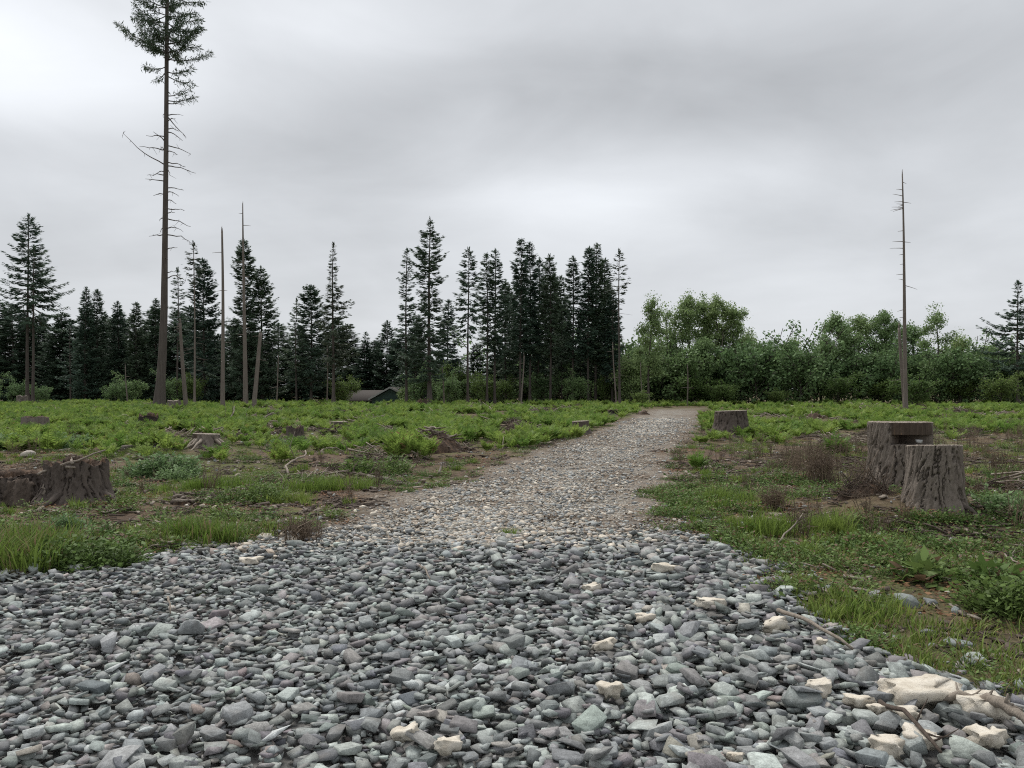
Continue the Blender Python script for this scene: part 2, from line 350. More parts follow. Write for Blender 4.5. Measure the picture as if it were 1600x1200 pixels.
# the track: a strip that follows its own centre line
vy = np.concatenate([np.arange(7.4, 26, .10), np.arange(26, 78, .3)]); uu = np.linspace(-2.9, 2.9, 48)
UU, VV = np.meshgrid(uu, vy); tx = (trk_x(VV) + UU).ravel(); ty = VV.ravel()
edge = sstep(.02, .25, trk_mask(tx, ty))
tz = zg(tx, ty) - .035 + edge * (.041 + (fbm(tx * 5, ty * 5, 2) - .5) * .02 - .03 * np.exp(-((np.abs(UU.ravel()) - .85) / .3) ** 2))
tag(mk('gravel_track', np.stack([tx, ty, tz], -1), grid_faces(48, len(vy)), M['ground'], smooth=True, attrs=sheet_attrs(tx, ty)), kind='structure')
# the apron of crushed rock
ax = np.arange(-9.4, 9.4, .14); ay = np.arange(.4, 10.2, .14); AX, AY = np.meshgrid(ax, ay); px_ = AX.ravel(); py_ = AY.ravel()
F = grid_faces(len(ax), len(ay)); sd = poly_sd(px_, py_)
F = F[sd[F].min(1) > -.05]; used = np.unique(F); remap = np.zeros(len(px_), int); remap[used] = np.arange(len(used)); F = remap[F]
px_ = px_[used]; py_ = py_[used]; sd = sd[used]
az = zg(px_, py_) - .012 + sstep(-.02, .3, sd) * .03
apron = mk('gravel_apron', np.stack([px_, py_, az], -1), F, M['ground'], smooth=True, attrs=sheet_attrs(px_, py_)); tag(apron, kind='structure')

# ------------------------------------------------------------------ stones
def hull_stone(seed, npts=13, flat=.5, rough=False):
    r = np.random.default_rng(seed); dims = np.array([1, r.uniform(.55, .9), flat * r.uniform(.7, 1.3)]) * .5
    if npts < 16:                           # a split block: box corners pushed about, some of them broken off
        p = []; nb = npts - 7
        C8 = np.array([(a, b, c) for a in (-1, 1) for b in (-1, 1) for c in (-1, 1)], float); C8[:, :2] *= r.uniform(.38, 1.0, (8, 2)); C8[:, 2] *= r.uniform(.35, 1.0, 8); brk = set(r.choice(8, nb, replace=False).tolist())
        for q in range(8):
            if q in brk:
                for ax_ in range(3): e = C8[q].copy(); e[ax_] *= 1 - 2 * r.uniform(.18, .5) if ax_ < 2 else 1 - r.uniform(.3, 1.3); p.append(e)
            else: p.append(C8[q])
        p = np.array(p) * dims
    else:                                   # a rounder cobble
        p = r.normal(size=(npts * 2, 3)); p = unit(p) * r.uniform(.9, 1.0, (npts * 2, 1)); p *= dims
    sh = r.normal(size=2) * .3; p[:, 0] += p[:, 2] * sh[0]; p[:, 1] += p[:, 2] * sh[1]
    bm = bmesh.new()
    for q in p: bm.verts.new(q)
    g = bmesh.ops.convex_hull(bm, input=bm.verts)
    bmesh.ops.delete(bm, geom=[v for v in bm.verts if not v.link_faces], context='VERTS')
    if rough:
        bmesh.ops.dissolve_limit(bm, angle_limit=radians(16), verts=bm.verts, edges=bm.edges)
        bmesh.ops.bevel(bm, geom=list(bm.edges), offset=.016, segments=1, affect='EDGES', profile=.6, clamp_overlap=True)
    bmesh.ops.triangulate(bm, faces=bm.faces); bmesh.ops.recalc_face_normals(bm, faces=bm.faces)
    bm.verts.index_update()
    V = np.array([v.co[:] for v in bm.verts]); Fc = np.array([[v.index for v in f.verts] for f in bm.faces]); bm.free()
    return V, Fc
NP = 26
STONE_LO = [hull_stone(100 + i, 8 + i % 3, .24 if i % 3 else .40) for i in range(NP)]
STONE_HI = [hull_stone(100 + i, 8 + i % 3, .24 if i % 3 else .40, True) for i in range(NP)]
PAL = np.array([(.150, .158, .166), (.195, .208, .208), (.225, .250, .238), (.115, .120, .128), (.175, .158, .162), (.275, .305, .290), (.205, .185, .180), (.165, .178, .175), (.300, .315, .325), (.255, .225, .195), (.20, .15, .135)])
PAL = PAL * np.array([1.42, 1.46, 1.39])
PALW = np.array([.20, .20, .15, .12, .08, .07, .05, .08, .02, .02, .01]); PALW = PALW / PALW.sum()
def rots(yaw, tx, ty):
    c, s = np.cos, np.sin; n = len(yaw); z = np.zeros(n); o = np.ones(n)
    Rz = np.stack([c(yaw), -s(yaw), z, s(yaw), c(yaw), z, z, z, o], -1).reshape(n, 3, 3)
    Rx = np.stack([o, z, z, z, c(tx), -s(tx), z, s(tx), c(tx)], -1).reshape(n, 3, 3)
    Ry = np.stack([c(ty), z, s(ty), z, o, z, -s(ty), z, c(ty)], -1).reshape(n, 3, 3)
    return Rz @ Rx @ Ry
def join_stones(name, protos, P, k, S, R, C, mat, parent):
    Vs, Fs, Cs, n = [], [], [], 0
    for j in range(len(protos)):
        idx = np.where(k == j)[0]
        if not len(idx): continue
        v, f = protos[j]; W = np.einsum('nij,vj->nvi', R[idx] * S[idx, None, None], v) + P[idx, None]
        Vs.append(W.reshape(-1, 3)); Fs.append((f[None] + (np.arange(len(idx)) * len(v))[:, None, None] + n).reshape(-1, 3)); n += W.shape[0] * W.shape[1]
        Cs.append(np.repeat(C[idx], len(v), 0))
    C_ = np.vstack(Cs); C_ = np.hstack([C_, np.ones((len(C_), 1))])
    return mk(name, np.vstack(Vs), np.vstack(Fs), mat, parent, attrs={'col': ('FLOAT_COLOR', C_)})
def pile(rng, n, size):
    """drop stones one by one onto a height map, so that each rests on those below it"""
    res = .02; x0, x1, y0, y1 = -6.6, 6.6, 2.3, 10.4; nx = int((x1 - x0) / res); ny = int((y1 - y0) / res)
    H = np.zeros((ny, nx))
    P = np.zeros((n, 3)); ok = np.zeros(n, bool); m = 0
    cx = rng.uniform(x0 + .3, x1 - .3, n * 3); cyy = rng.uniform(y0 + .3, y1 - .3, n * 3)
    sd = poly_sd(cx, cyy) + (fbm(cx * 2.2, cyy * 2.2) - .5) * .55
    wide = sstep(7.8, 9.2, cyy) * (np.abs(cx) < 2.6); fade = rng.random(n * 3) < np.maximum(sstep(-.30, .12, sd) * (1 - .62 * wide * sstep(1.4, 0, sd)), .10 * sstep(-.75, -.1, sd) + .16 * wide * sstep(-1.5, -.1, sd))
    inv = np.abs(cx) < .655 * cyy + 1.1
    keep = np.where(fade & inv)[0][:n]; n = len(keep); cx = cx[keep]; cyy = cyy[keep]
    zb = zg(cx, cyy); lift = sstep(-.1, .9, poly_sd(cx, cyy)) * .04
    S = size(rng, n, cx, cyy); k = rng.integers(0, NP, n); T = np.array([np.ptp(v[:, 2]) for v, _ in STONE_LO])[k] * S
    order = np.argsort(S * .45 + rng.normal(0, .022, n)); Z = np.zeros(n)
    for i in order:
        r = S[i] * .36; ri = max(1, int(r / res)); c = int((cx[i] - x0) / res); q = int((cyy[i] - y0) / res)
        a, b, e, f = max(q - ri, 0), min(q + ri + 1, ny), max(c - ri, 0), min(c + ri + 1, nx)
        h = H[a:b, e:f]; z0 = .62 * h.mean() + .38 * h.max() if h.size else 0
        z0 = min(z0, .11); Z[i] = z0 + T[i] * .36
        gy_, gx_ = np.ogrid[a - q:b - q, e - c:f - c]; dd = (gx_ ** 2 + gy_ ** 2) / (ri + .5) ** 2
        np.maximum(h, z0 + T[i] * .8 * np.clip(1 - dd ** 2, 0, 1) , out=h)
    return np.stack([cx, cyy, zb + lift + Z], -1), k, S, (H, x0, y0, res)
def apron_size(r, n, x, y):
    s = np.exp(r.normal(math.log(.062), .37, n)); s *= 1.0 + .18 * np.clip(x / 3, -1, 1) + .05 * sstep(5.5, 3.5, y) - .38 * sstep(7.4, 9.6, y)
    return np.clip(s, .03, .185)
LIME = [
        (1435, 1080, 125, (1, .55, .42), 'big flat cream block at the right end of the gravel'), (1280, 1080, 36, (1, .9, .8), 'cube-like cream rock left of the big flat block'), (1340, 1092, 42, (1, .8, .6), 'lumpy cream rock touching the left of the big flat block'),
        (1375, 1103, 34, (1, .8, .5), 'small cream rock just below the big flat block'), (1540, 1100, 84, (1, .6, .5), 'long cream block by the driftwood at the right edge'), (1420, 1112, 34, (1, .8, .6), 'small cream rock under the middle of the big flat block'),
        (955, 1076, 36, (1, .9, .85), 'round pitted cream rock standing alone in the middle gravel'), (634, 1140, 40, (1, .8, .7), 'wedge-shaped cream rock near the bottom of the picture'), (698, 1155, 46, (1, .7, .6), 'cracked cream rock right of the wedge-shaped one'),
        (1210, 968, 38, (1, .8, .65), 'rounded cream rock beside the long thin stick'), (1110, 940, 46, (1, .6, .4), 'flat cream rock left of the long thin stick'), (1040, 883, 42, (1, .6, .45), 'low cream rock far back on the gravel'),
        (1008, 960, 30, (1, .7, .5), 'small flat cream rock in the middle distance of the gravel'), (925, 910, 30, (1, .6, .5), 'small low cream rock left of the middle of the gravel'), (942, 1002, 40, (1, .6, .45), 'broken cream rock above the round pitted one'),
        (1385, 1165, 54, (1, .8, .8), 'rough cream rock in the lower right corner gravel'), (1545, 1150, 62, (1, .7, .6), 'cream block at the bottom of the right edge'), (1440, 1150, 52, (1, .8, .6), 'cream rock next to the rough one in the lower right'),
        (392, 870, 36, (1, .6, .4), 'low cream rock on the upper left rim of the gravel'), (1283, 1003, 18, (1, .8, .7), 'tiny cream rock below the long thin stick'), (1150, 1178, 26, (1, .8, .6), 'small cream rock at the bottom centre right')]
rg = np.random.default_rng(3)
P, k, S, HM = pile(rg, 26000, apron_size); LP = np.array([(*PG(q[0], q[1] - q[2] * .12, .10), q[2] / FPX) for q in LIME]); LP[:, 2] *= LP[:, 1]
qd = np.min(np.hypot((P[:, None, 0] - LP[None, :, 0]) , (P[:, None, 1] - LP[None, :, 1] + LP[None, :, 2] * .15) * 1.25) - LP[None, :, 2] * .46 - S[:, None] * .25, 1)
keep = (qd > 0) | (S < .045); P = P[keep]; k = k[keep]; S = S[keep]; n = len(P)
R_ = rots(rg.uniform(0, 2 * pi, n), rg.normal(0, .23, n), rg.normal(0, .23, n))
C = PAL[rg.choice(len(PAL), n, p=PALW)]; C = (C * .6 + C.mean(1, keepdims=True) * .4) * rg.uniform(.80, 1.22, (n, 1)); C = C + rg.normal(0, .006, (n, 3))
pale = (rg.random(n) < .75 * sstep(7.3, 9.0, P[:, 1] + rg.normal(0, .25, n)) * (P[:, 0] < 1.6)); TP0 = np.array([(.32, .33, .32), (.42, .415, .39), (.52, .48, .41), (.60, .54, .45), (.42, .35, .28)]); C[pale] = TP0[rg.integers(0, 5, pale.sum())]
inview = (np.abs(P[:, 0]) < .637 * P[:, 1]) & ((CZ - P[:, 2]) / P[:, 1] < (1200 - HY) / FPX)
score = np.where(inview, S / P[:, 1] + P[:, 2] * .05, 0); top = np.argsort(-score)[:300]; rest = np.ones(n, bool); rest[top] = False
gs = join_stones('gravel', STONE_LO, P[rest], k[rest], S[rest], R_[rest], C[rest], M['stone'], apron); gs['kind'] = 'stuff'
import mathutils
protos = {}
for i in top:
    if k[i] not in protos:
        v, f = STONE_HI[k[i]]; o = mk('stone', v, f, M['stone'], apron, attrs={'col': ('FLOAT_COLOR', np.ones((len(v), 4)))}); protos[k[i]] = o
    else:
        o = protos[k[i]].copy(); COL.objects.link(o)
    o.parent = apron; o.location = P[i]; o.scale = (S[i],) * 3; o.rotation_euler = mathutils.Matrix(R_[i].tolist()).to_euler(); o.color = (*C[i], 1)
# small pale gravel pressed into the track and strewn along its edges
n = 42000; y = 8.2 + (46 - 8.2) * rg.random(n) ** 2.0; x = trk_x(y) + rg.normal(0, 1.15, n)
kp = (rg.random(n) < np.maximum(trk_mask(x, y), .8 * sstep(7.2, 8.4, y) * (y < 10)) * rut(x, y) * (.25 + .75 * sstep(.36, .55, fbm(x * 1.7, y * 1.7)))) & (poly_sd(x, y) < rg.random(n) ** 1.5 * 1.5); x = x[kp]; y = y[kp]; n = len(x)
S = np.clip(np.exp(rg.normal(math.log(.038), .4, n)), .018, .10) * (1 + .5 * sstep(18, 40, y)); z = zg(x, y) + .006 + S * .10 + .05 * sstep(-.05, .3, poly_sd(x, y))
TP = np.array([(.32, .33, .32), (.42, .415, .39), (.52, .48, .41), (.60, .54, .45), (.24, .25, .25), (.42, .35, .28)])
tg = join_stones('gravel', [hull_stone(500 + i, 9, .5) for i in range(8)], np.stack([x, y, z], -1), rg.integers(0, 8, n), S, rots(rg.uniform(0, 6.28, n), rg.normal(0, .2, n), rg.normal(0, .2, n)), TP[rg.integers(0, 6, n)] * rg.uniform(.8, 1.15, (n, 1)), M['stone'], bpy.data.objects['gravel_track']); tg['kind'] = 'stuff'
# scattered pebbles over the cleared ground either side
n = 5200; y = rg.uniform(5, 30, n); x = rg.uniform(-1, 1, n) * (.66 * y + 1.5)
kp = (poly_sd(x, y) < .1) & (trk_mask(x, y) < .5) & (rg.random(n) < .25 + .5 * sstep(.5, .62, fbm(x / 1.3, y / 1.3 + 60))); x = x[kp]; y = y[kp]; n = len(x)
S = np.clip(np.exp(rg.normal(math.log(.042), .45, n)), .02, .14)
pb = join_stones('pebbles', [hull_stone(600 + i, 14, .6) for i in range(8)], np.stack([x, y, zg(x, y) + S * .12], -1), rg.integers(0, 8, n), S, rots(rg.uniform(0, 6.28, n), rg.normal(0, .2, n), rg.normal(0, .2, n)), np.vstack([TP, PAL[:3]])[rg.integers(0, 9, n)], M['stone'], None)
tag(pb, 'small stones scattered on the bare soil beside the track', 'pebbles', kind='stuff')
# ================================================================== trees
def conifer_arrays(rng, H, cb, R, spacing=.42, per=5, fill=9.0, droop=.25, rise=.35, pw=.75, spray=.55, irregular=.35, side=None, clump=0.0, low=.35):
    """limbs and needle sprays of a conifer: returns limb tube list and spray arrays (local, trunk on the z axis)"""
    limbs = []; B = []; D = []; Ln = []; Wd = []
    z = H * cb; zc = z; az = rng.uniform(0, 6.28)
    while z < H * .992:
        t = (z - zc) / (H - zc); prof = min(1.0, low + t / .22) * (1 - t) ** pw
        gapf = 1.0 if clump == 0 else (0.35 + 1.3 * vn(z * clump + 31, H)) * (1 - .35 * t)
        k = max(2, int(round(per * (1 - .35 * t) * rng.uniform(.6, 1.2))))
        for j in range(k):
            az += 2.4 + rng.normal(0, .5); L = (R * prof * rng.uniform(1 - irregular, 1 + irregular) + .12) * gapf
            if side is not None: L *= 1 + side[1] * math.cos(az - side[0])
            if L < .12: continue
            el = -droop * (1 - t) + rise * t * 1.6 + rng.normal(0, .10)
            s = np.linspace(0, 1, 4); dirh = np.array([math.cos(az), math.sin(az), 0])
            pts = np.outer(s * L * math.cos(el), dirh); pts[:, 2] = z + s * L * math.sin(el) - .10 * L * np.sin(s * pi) + .16 * L * s ** 3 * (1 - t)
            limbs.append((pts, np.linspace(.012 + .010 * L, .004, 4)))
            n = int(fill * 2.7 * L) + 5; q = rng.uniform(.06 if L < 1 else .16, 1, n) ** .85
            p = np.stack([np.interp(q, s, pts[:, i]) for i in range(3)], -1) + rng.normal(0, .07, (n, 3))
            sg = np.where(rng.random(n) < .5, -1, 1) * rng.uniform(.3, 1.15, n); ca, sa = np.cos(sg), np.sin(sg)
            d = np.stack([dirh[0] * ca - dirh[1] * sa, dirh[0] * sa + dirh[1] * ca, math.sin(el) * .6 - rng.uniform(.0, .55, n) * (1 - .8 * t)], -1)
            B.append(p); D.append(d); l = spray * rng.uniform(.6, 1.35, n) * (.6 + .5 * (1 - q)) * (.6 + .4 * min(1, L)); Ln.append(l); Wd.append(l * rng.uniform(.20, .36, n))
        z += spacing * rng.uniform(.6, 1.4) * (1 - .45 * t)
    nb = 26; p = np.zeros((nb, 3)); p[:, 2] = H * rng.uniform(.965, 1.0, nb); B.append(p)
    a = rng.uniform(0, 6.28, nb); D.append(np.stack([np.cos(a) * .5, np.sin(a) * .5, rng.uniform(.5, 1.2, nb)], -1)); Ln.append(np.full(nb, .35)); Wd.append(np.full(nb, .09))
    return limbs, np.vstack(B), np.vstack(D), np.hstack(Ln), np.hstack(Wd)
def trunk_path(rng, H, bend=.0, lean=(0, 0), n=14):
    s = np.linspace(0, 1, n); a, b = rng.uniform(0, 6.28, 2)
    return np.stack([lean[0] * s + bend * np.sin(s * 4 + a) * s, lean[1] * s + bend * np.sin(s * 3.3 + b) * s, s * H], -1)
def trunk_mesh(name, path, r0, r1, mat, parent, k=9, flare=.5):
    s = np.linspace(0, 1, len(path)); H = path[-1, 2]
    r = r0 + (r1 - r0) * s ** .9; r = r * (1 + flare * np.exp(-path[:, 2] / max(.5, .035 * H)))
    V, F = tube(path, r, k); return mk(name, V, F, mat, parent, smooth=True)
def shift_along(path, P):                   # carry points sideways with a bent trunk
    return P + np.stack([np.interp(P[:, 2], path[:, 2], path[:, 0]), np.interp(P[:, 2], path[:, 2], path[:, 1]), np.zeros(len(P))], -1)
def conifer(seed, loc, H, r0, leafm='fir', trunkm='trunk_far', bend=.12, lean=(0, 0), stubs=0, name='conifer_tree', **kw):
    rng = np.random.default_rng(seed); root = empty(name, loc); path = trunk_path(rng, H, bend, lean)
    path = np.vstack([path[0] - [0, 0, .4], path])
    trunk_mesh('trunk', path, r0, .03, M[trunkm], root)
    limbs, B, D, L, W = conifer_arrays(rng, H, **kw)
    tb = TB()
    for p, r in limbs: tb.add(*tube(shift_along(path, p), r, 3, False))
    zc = H * kw['cb']
    for i in range(stubs):                  # dead twigs below the live crown
        z = rng.uniform(H * .12, zc); a = rng.uniform(0, 6.28); l = rng.uniform(.3, 1.5)
        p = np.outer(np.linspace(0, l, 3), [math.cos(a), math.sin(a), -.15]); p[:, 2] += z; tb.add(*tube(shift_along(path, p), np.linspace(.022, .006, 3), 3, False))
    tb.build('limbs', M[trunkm], root)['kind'] = 'stuff'
    nrm = np.array([[0, 0, 1.]]) + rng.normal(0, .6, (len(B), 3))
    V, F = kites(shift_along(path, B), D, nrm, L, W, .5); mk('crown', V, F, M[leafm], root)
    return root
def broadleaf(seed, loc, H, R, r0, leafm='leaf', trunkm='trunk_far', cb=.28, nleaf=5200, lsize=.20, sig=.55, nlimb=9, name='broadleaf_tree', upright=.8, lean=(0, 0)):
    nleaf = int(nleaf * 1.5); lsize = min(lsize, .2); rng = np.random.default_rng(seed); root = empty(name, loc)
    path = trunk_path(rng, H * .9, .35, lean); path = np.vstack([path[0] - [0, 0, .4], path]); trunk_mesh('trunk', path, r0, .03, M[trunkm], root, 8)
    tb = TB(); ends = []; wt_ = []
    for i in range(nlimb):
        f = cb + (1 - cb) * (i + rng.uniform(0, .9)) / nlimb; z = H * .9 * f; a = i * 2.4 + rng.normal(0, .4)
        env = math.sin(pi * min(1, max(.12, (f - cb) / (1 - cb) * .82 + .2))) ** .7
        L = R * env * rng.uniform(.75, 1.15); st = np.array([np.interp(z, path[:, 2], path[:, 0]), np.interp(z, path[:, 2], path[:, 1]), z])
        s = np.linspace(0, 1, 6)[:, None]; dirh = np.array([math.cos(a), math.sin(a), 0]); up = upright * rng.uniform(.6, 1.3)
        pts = st + s * L * dirh + s ** 1.4 * np.array([0, 0, L * up]) + rng.normal(0, .06, (6, 3)) * s * L
        tb.add(*tube(pts, np.linspace(r0 * .42 * (1.1 - f * .6), .02, 6), 4, False))
        for j in range(7):
            q = rng.uniform(.3, 1); p0 = np.array([np.interp(q, s[:, 0], pts[:, c]) for c in range(3)]); d = unit(dirh * .6 + rng.normal(0, .6, 3) + [0, 0, .35]); l = R * rng.uniform(.22, .5)
            e = p0 + d * l; tb.add(*tube(np.stack([p0, (p0 + e) / 2 + rng.normal(0, .05, 3), e]), [.03, .02, .008], 3, False))
            for m in (.45, .75, 1.0): ends.append(p0 + d * l * m); wt_.append(.5 + m * .5)
    for zt in np.linspace(.7, 1.0, 6): ends.append(np.array([np.interp(H * .9 * zt, path[:, 2], path[:, 0]), np.interp(H * .9 * zt, path[:, 2], path[:, 1]), H * .9 * zt + .06 * H * (zt - .7) / .3])); wt_.append(2.6)
    tb.build('limbs', M[trunkm], root)['kind'] = 'stuff'
    E = np.array(ends); wts = np.array(wt_) * rng.uniform(.3, 1.4, len(E)); wts /= wts.sum(); c = rng.choice(len(E), nleaf, p=wts)
    sg = sig * rng.uniform(.5, 1.3, len(E))[c][:, None]; g3 = rng.normal(0, 1, (nleaf, 3)); g3 = unit(g3) * (rng.random((nleaf, 1)) ** .5 * 1.55); Bp = E[c] + g3 * sg * [1, 1, .8]; Bp[:, 2] = np.maximum(Bp[:, 2], .12 * H)
    D = rng.normal(0, 1, (nleaf, 3)) + [0, 0, -.2]; l = lsize * rng.uniform(.6, 1.3, nleaf)
    V, F = kites(Bp, D, rng.normal(0, .6, (nleaf, 3)) + [0, 0, 1], l, l * .75, .45); mk('crown', V, F, M[leafm], root)
    return root
def snag(seed, px_base, px_top, ytop, Y, r0, r1, label, nst=14, stub=(.2, .9), mat='snag', jag=True, group=None, top_bare=False, side=0):
    """dead standing trunk, broken off at the top"""
    r0 *= .68; r1 *= .8; rng = np.random.default_rng(seed); x0 = X(px_base, Y); z0 = float(zg(x0, Y)); H = Zp(ytop, Y) - z0
    root = empty('dead_snag', (x0, Y, z0)); path = trunk_path(rng, H, .05, (X(px_top, Y) - x0, rng.normal(0, .3)), 18); path = np.vstack([path[0] - [0, 0, .4], path])
    trunk_mesh('trunk', path, r0, r1, M[mat], root, 9, .15)
    if jag:                                 # splintered top
        tb = TB(); t = path[-1]
        for i in range(4):
            a = i * 1.6 + rng.uniform(0, 1); o = np.array([math.cos(a), math.sin(a), 0]) * r1 * .6
            tb.add(*tube(np.stack([t + o - [0, 0, .2], t + o * .8 + [0, 0, rng.uniform(.1, .45)]]), [r1 * .5, .01], 4))
        tb.build('splintered_top', M[mat], root)
    for i in range(nst):
        z = H * (rng.uniform(.3, .98) if not top_bare else rng.uniform(.4, .97)); a = rng.uniform(-.8, .8) + (pi if (rng.random() < .5 - side * .5) else 0); l = rng.uniform(*stub)
        p = np.outer(np.linspace(0, l, 4), [math.cos(a), math.sin(a), rng.normal(0, .15)]); p[:, 2] += z - .08 * np.linspace(0, 1, 4) ** 2 * l
        V, F = tube(shift_along(path, p), np.linspace(.028, .008, 4), 4); mk('branch_stub', V, F, M[mat], root)
    tag(root, label, 'dead tree', group); return root
def at_px(px, Y): x = X(px, Y); return (x, Y, float(zg(x, Y)))
def hgt(px, ytop, Y): return Zp(ytop, Y) - at_px(px, Y)[2]

# ---- the tall fir with the bare trunk
YT = 66.0; loc = at_px(250, YT); root = empty('tall_fir', loc)
zt = lambda py: Zp(py, YT) - loc[2]
path = np.array([(X(a, YT) - loc[0], 0, zt(b)) for a, b in [(248, 645), (249, 632), (251, 600), (254, 550), (256.5, 480), (257.5, 400), (258.5, 320), (259.5, 240), (260, 160), (260.5, 80), (261, 0), (262, -80), (262.5, -160), (263, -220)]])
rr = np.array([12, 10, 7.2, 6.3, 5.3, 4.4, 3.9, 3.6, 3.3, 3.0, 2.5, 1.9, 1.0, .3]) * YT / FPX
V, F = tube(path, rr, 14); mk('trunk', V, F, M['trunk'], root, smooth=True)
def tall_pt(px, py, dy=0.): return np.array([X(px, YT) - loc[0], dy, zt(py)])
rt = np.random.default_rng(77)
for y0, x1, y1, *mid in [(163, 288, 163), (168, 247, 177), (179, 286, 183), (190, 281, 190), (181, 286, 211), (201, 278, 202), (205, 283, 218), (213, 234, 216), (235, 222, 231), (227, 293, 237), (235, 283, 246), (258, 187, 206, 222, 238),
                         (254, 283, 255), (259, 302, 269, 280, 260), (264, 272, 276), (274, 233, 276), (283, 233, 282), (268, 238, 268), (293, 288, 297), (305, 243, 307), (327, 283, 325), (334, 275, 333), (340, 243, 342), (341, 295, 353, 278, 344),
                         (356, 292, 363), (369, 228, 367), (366, 292, 378, 280, 368), (390, 282, 388), (350, 248, 362), (312, 270, 315), (300, 275, 304), (318, 250, 321), (430, 270, 424), (405, 266, 408), (420, 249, 424), (436, 293, 440, 275, 430), (240, 245, 224), (222, 245, 210)]:
    xa = np.interp(y0, [0, 160, 320, 480], [261, 260, 258.5, 256.5]); dy = rt.normal(0, .6)
    if mid: ctrl = [(xa, y0, 0), (mid[0], mid[1], dy * .6), (x1, y1, dy)]
    else: ctrl = [(xa, y0, 0), ((xa + x1) / 2, (y0 + y1) / 2 - rt.uniform(0, 3), dy * .5), (x1, y1, dy)]
    p = np.array([tall_pt(*c) for c in ctrl]); s = np.linspace(0, 1, 7); p = np.stack([np.interp(s, [0, .5, 1], p[:, i]) for i in range(3)], -1) + rt.normal(0, .03, (7, 3))
    tb = TB(); tb.add(*tube(p, np.linspace(.055, .014, 7), 5))
    for q in range(int(np.linalg.norm(p[-1] - p[0]) * 1.6)):
        b = p[rt.integers(3, 7)]; tb.add(*tube(np.stack([b, b + rt.normal(0, .18, 3) + [0, 0, -.12]]), [.018, .008], 3))
    tb.build('dead_branch', M['trunk'], root)
# live crown: boughs with hanging sprays
tb = TB(); B = []; D = []; L = []
def bough(p0, p1, dens=26, sag=.25, hang=.55):
    s = np.linspace(0, 1, 7); l = np.linalg.norm(p1 - p0); p = p0 + np.outer(s, p1 - p0); p[:, 2] -= np.sin(s * pi) * sag * l * .4; p += rt.normal(0, .04, p.shape) * s[:, None]
    V_, F_ = tube(p, np.linspace(.05, .012, 7), 4); mk('bough', V_, F_, M['trunk'], root); n = int(dens * 2.6 * l) + 8; q = .25 + .75 * rt.random(n) ** .8
    b = np.stack([np.interp(q, s, p[:, i]) for i in range(3)], -1) + rt.normal(0, .12, (n, 3)) * [1, 1, .8]
    dh = unit(p1 - p0); d = dh * .55 + rt.normal(0, .55, (n, 3)) + [0, 0, -hang * .5]; B.append(b); D.append(d); L.append(rt.uniform(.2, .5, n))
for y0, x1, y1 in [(80, 199, 24), (84, 198, 52), (104, 212, 92), (92, 332, 86), (112, 312, 118), (150, 291, 134), (157, 302, 148), (96, 308, 72), (60, 218, 58), (112, 246, 128), (70, 318, 50), (118, 300, 128)]:
    bough(tall_pt(260, y0), tall_pt(x1, y1, rt.normal(0, .8)), 20)
y_ = 82
while y_ > -200:
    f = (y_ + 200) / 282; hw = (20 + 44 * f ** .7) * YT / FPX
    for j in range(4):
        a = rt.uniform(0, 6.28); l = hw * rt.uniform(.5, 1.15); p0 = tall_pt(261, y_); bough(p0, p0 + np.array([math.cos(a) * l, math.sin(a) * l, rt.uniform(-.1, .35) * l]), 21)
    y_ -= rt.uniform(6, 12)
B = np.vstack(B); D = np.vstack(D); L = np.hstack(L)
V, F = kites(B, D, rt.normal(0, .5, B.shape) + [0, 0, 1], L, L * .17, .5); mk('crown', V, F, M['fir'], root)
tag(root, 'tallest fir, bare trunk with dead twigs and its crown cut off by the frame', 'fir tree')

# ---- standing dead trunks
snag(1, 348, 347, 360, 64, .28, .09, 'straight pale snag with reddish bark scars, broken off left of the taller snag', 7, mat='snag')
snag(2, 384, 379, 320, 66, .34, .05, 'tallest thin snag in the left group, tapering to a bare spike before a fir', 12)
snag(3, 396, 404, 520, 66, .30, .17, 'short thick snag leaning right, broken off beside the tallest left snag', 3)
snag(4, 291, 282, 505, 68, .30, .14, 'short snag leaning left just right of the tall bare fir', 4)
snag(5, 1415, 1407, 273, 57, .26, .05, 'lone tall bare snag with stub branches standing in the right field', 22, (.25, .95), top_bare=True, side=-.6)
snag(6, 1414, 1408, 512, 57.4, .19, .12, 'shorter broken snag leaning against the lone tall snag', 3)
snag(7, 1118, 1130, 522, 96, .20, .07, 'pale slender birch-like snag leaning right before the big leafy trees', 5)
snag(8, 1074, 1073, 574, 84, .10, .06, 'thin grey snag in front of the small dark spruce', 2)
snag(9, 1003, 1001, 572, 82, .09, .04, 'very thin pale pole left of the light green twin tree', 1)
snag(10, 432, 437, 560, 82, .10, .06, 'thin grey pole between the dark firs on the left', 2)
snag(11, 200, 195, 573, 88, .12, .06, 'thin brown pole in front of the dark woods left of the tall fir', 2)
snag(12, 511, 512, 545, 84, .10, .07, 'slim grey pole just left of the sparse pointed fir', 1)
snag(13, 814, 819, 556, 86, .15, .07, 'pale pole leaning at the left foot of the dark stand', 1)
snag(14, 963, 958, 540, 84, .14, .06, 'pale bare pole at the right foot of the dark stand', 3)
snag(15, 694, 692, 575, 86, .12, .08, 'slim pale pole right of the clumpy tall fir, cut short', 0)

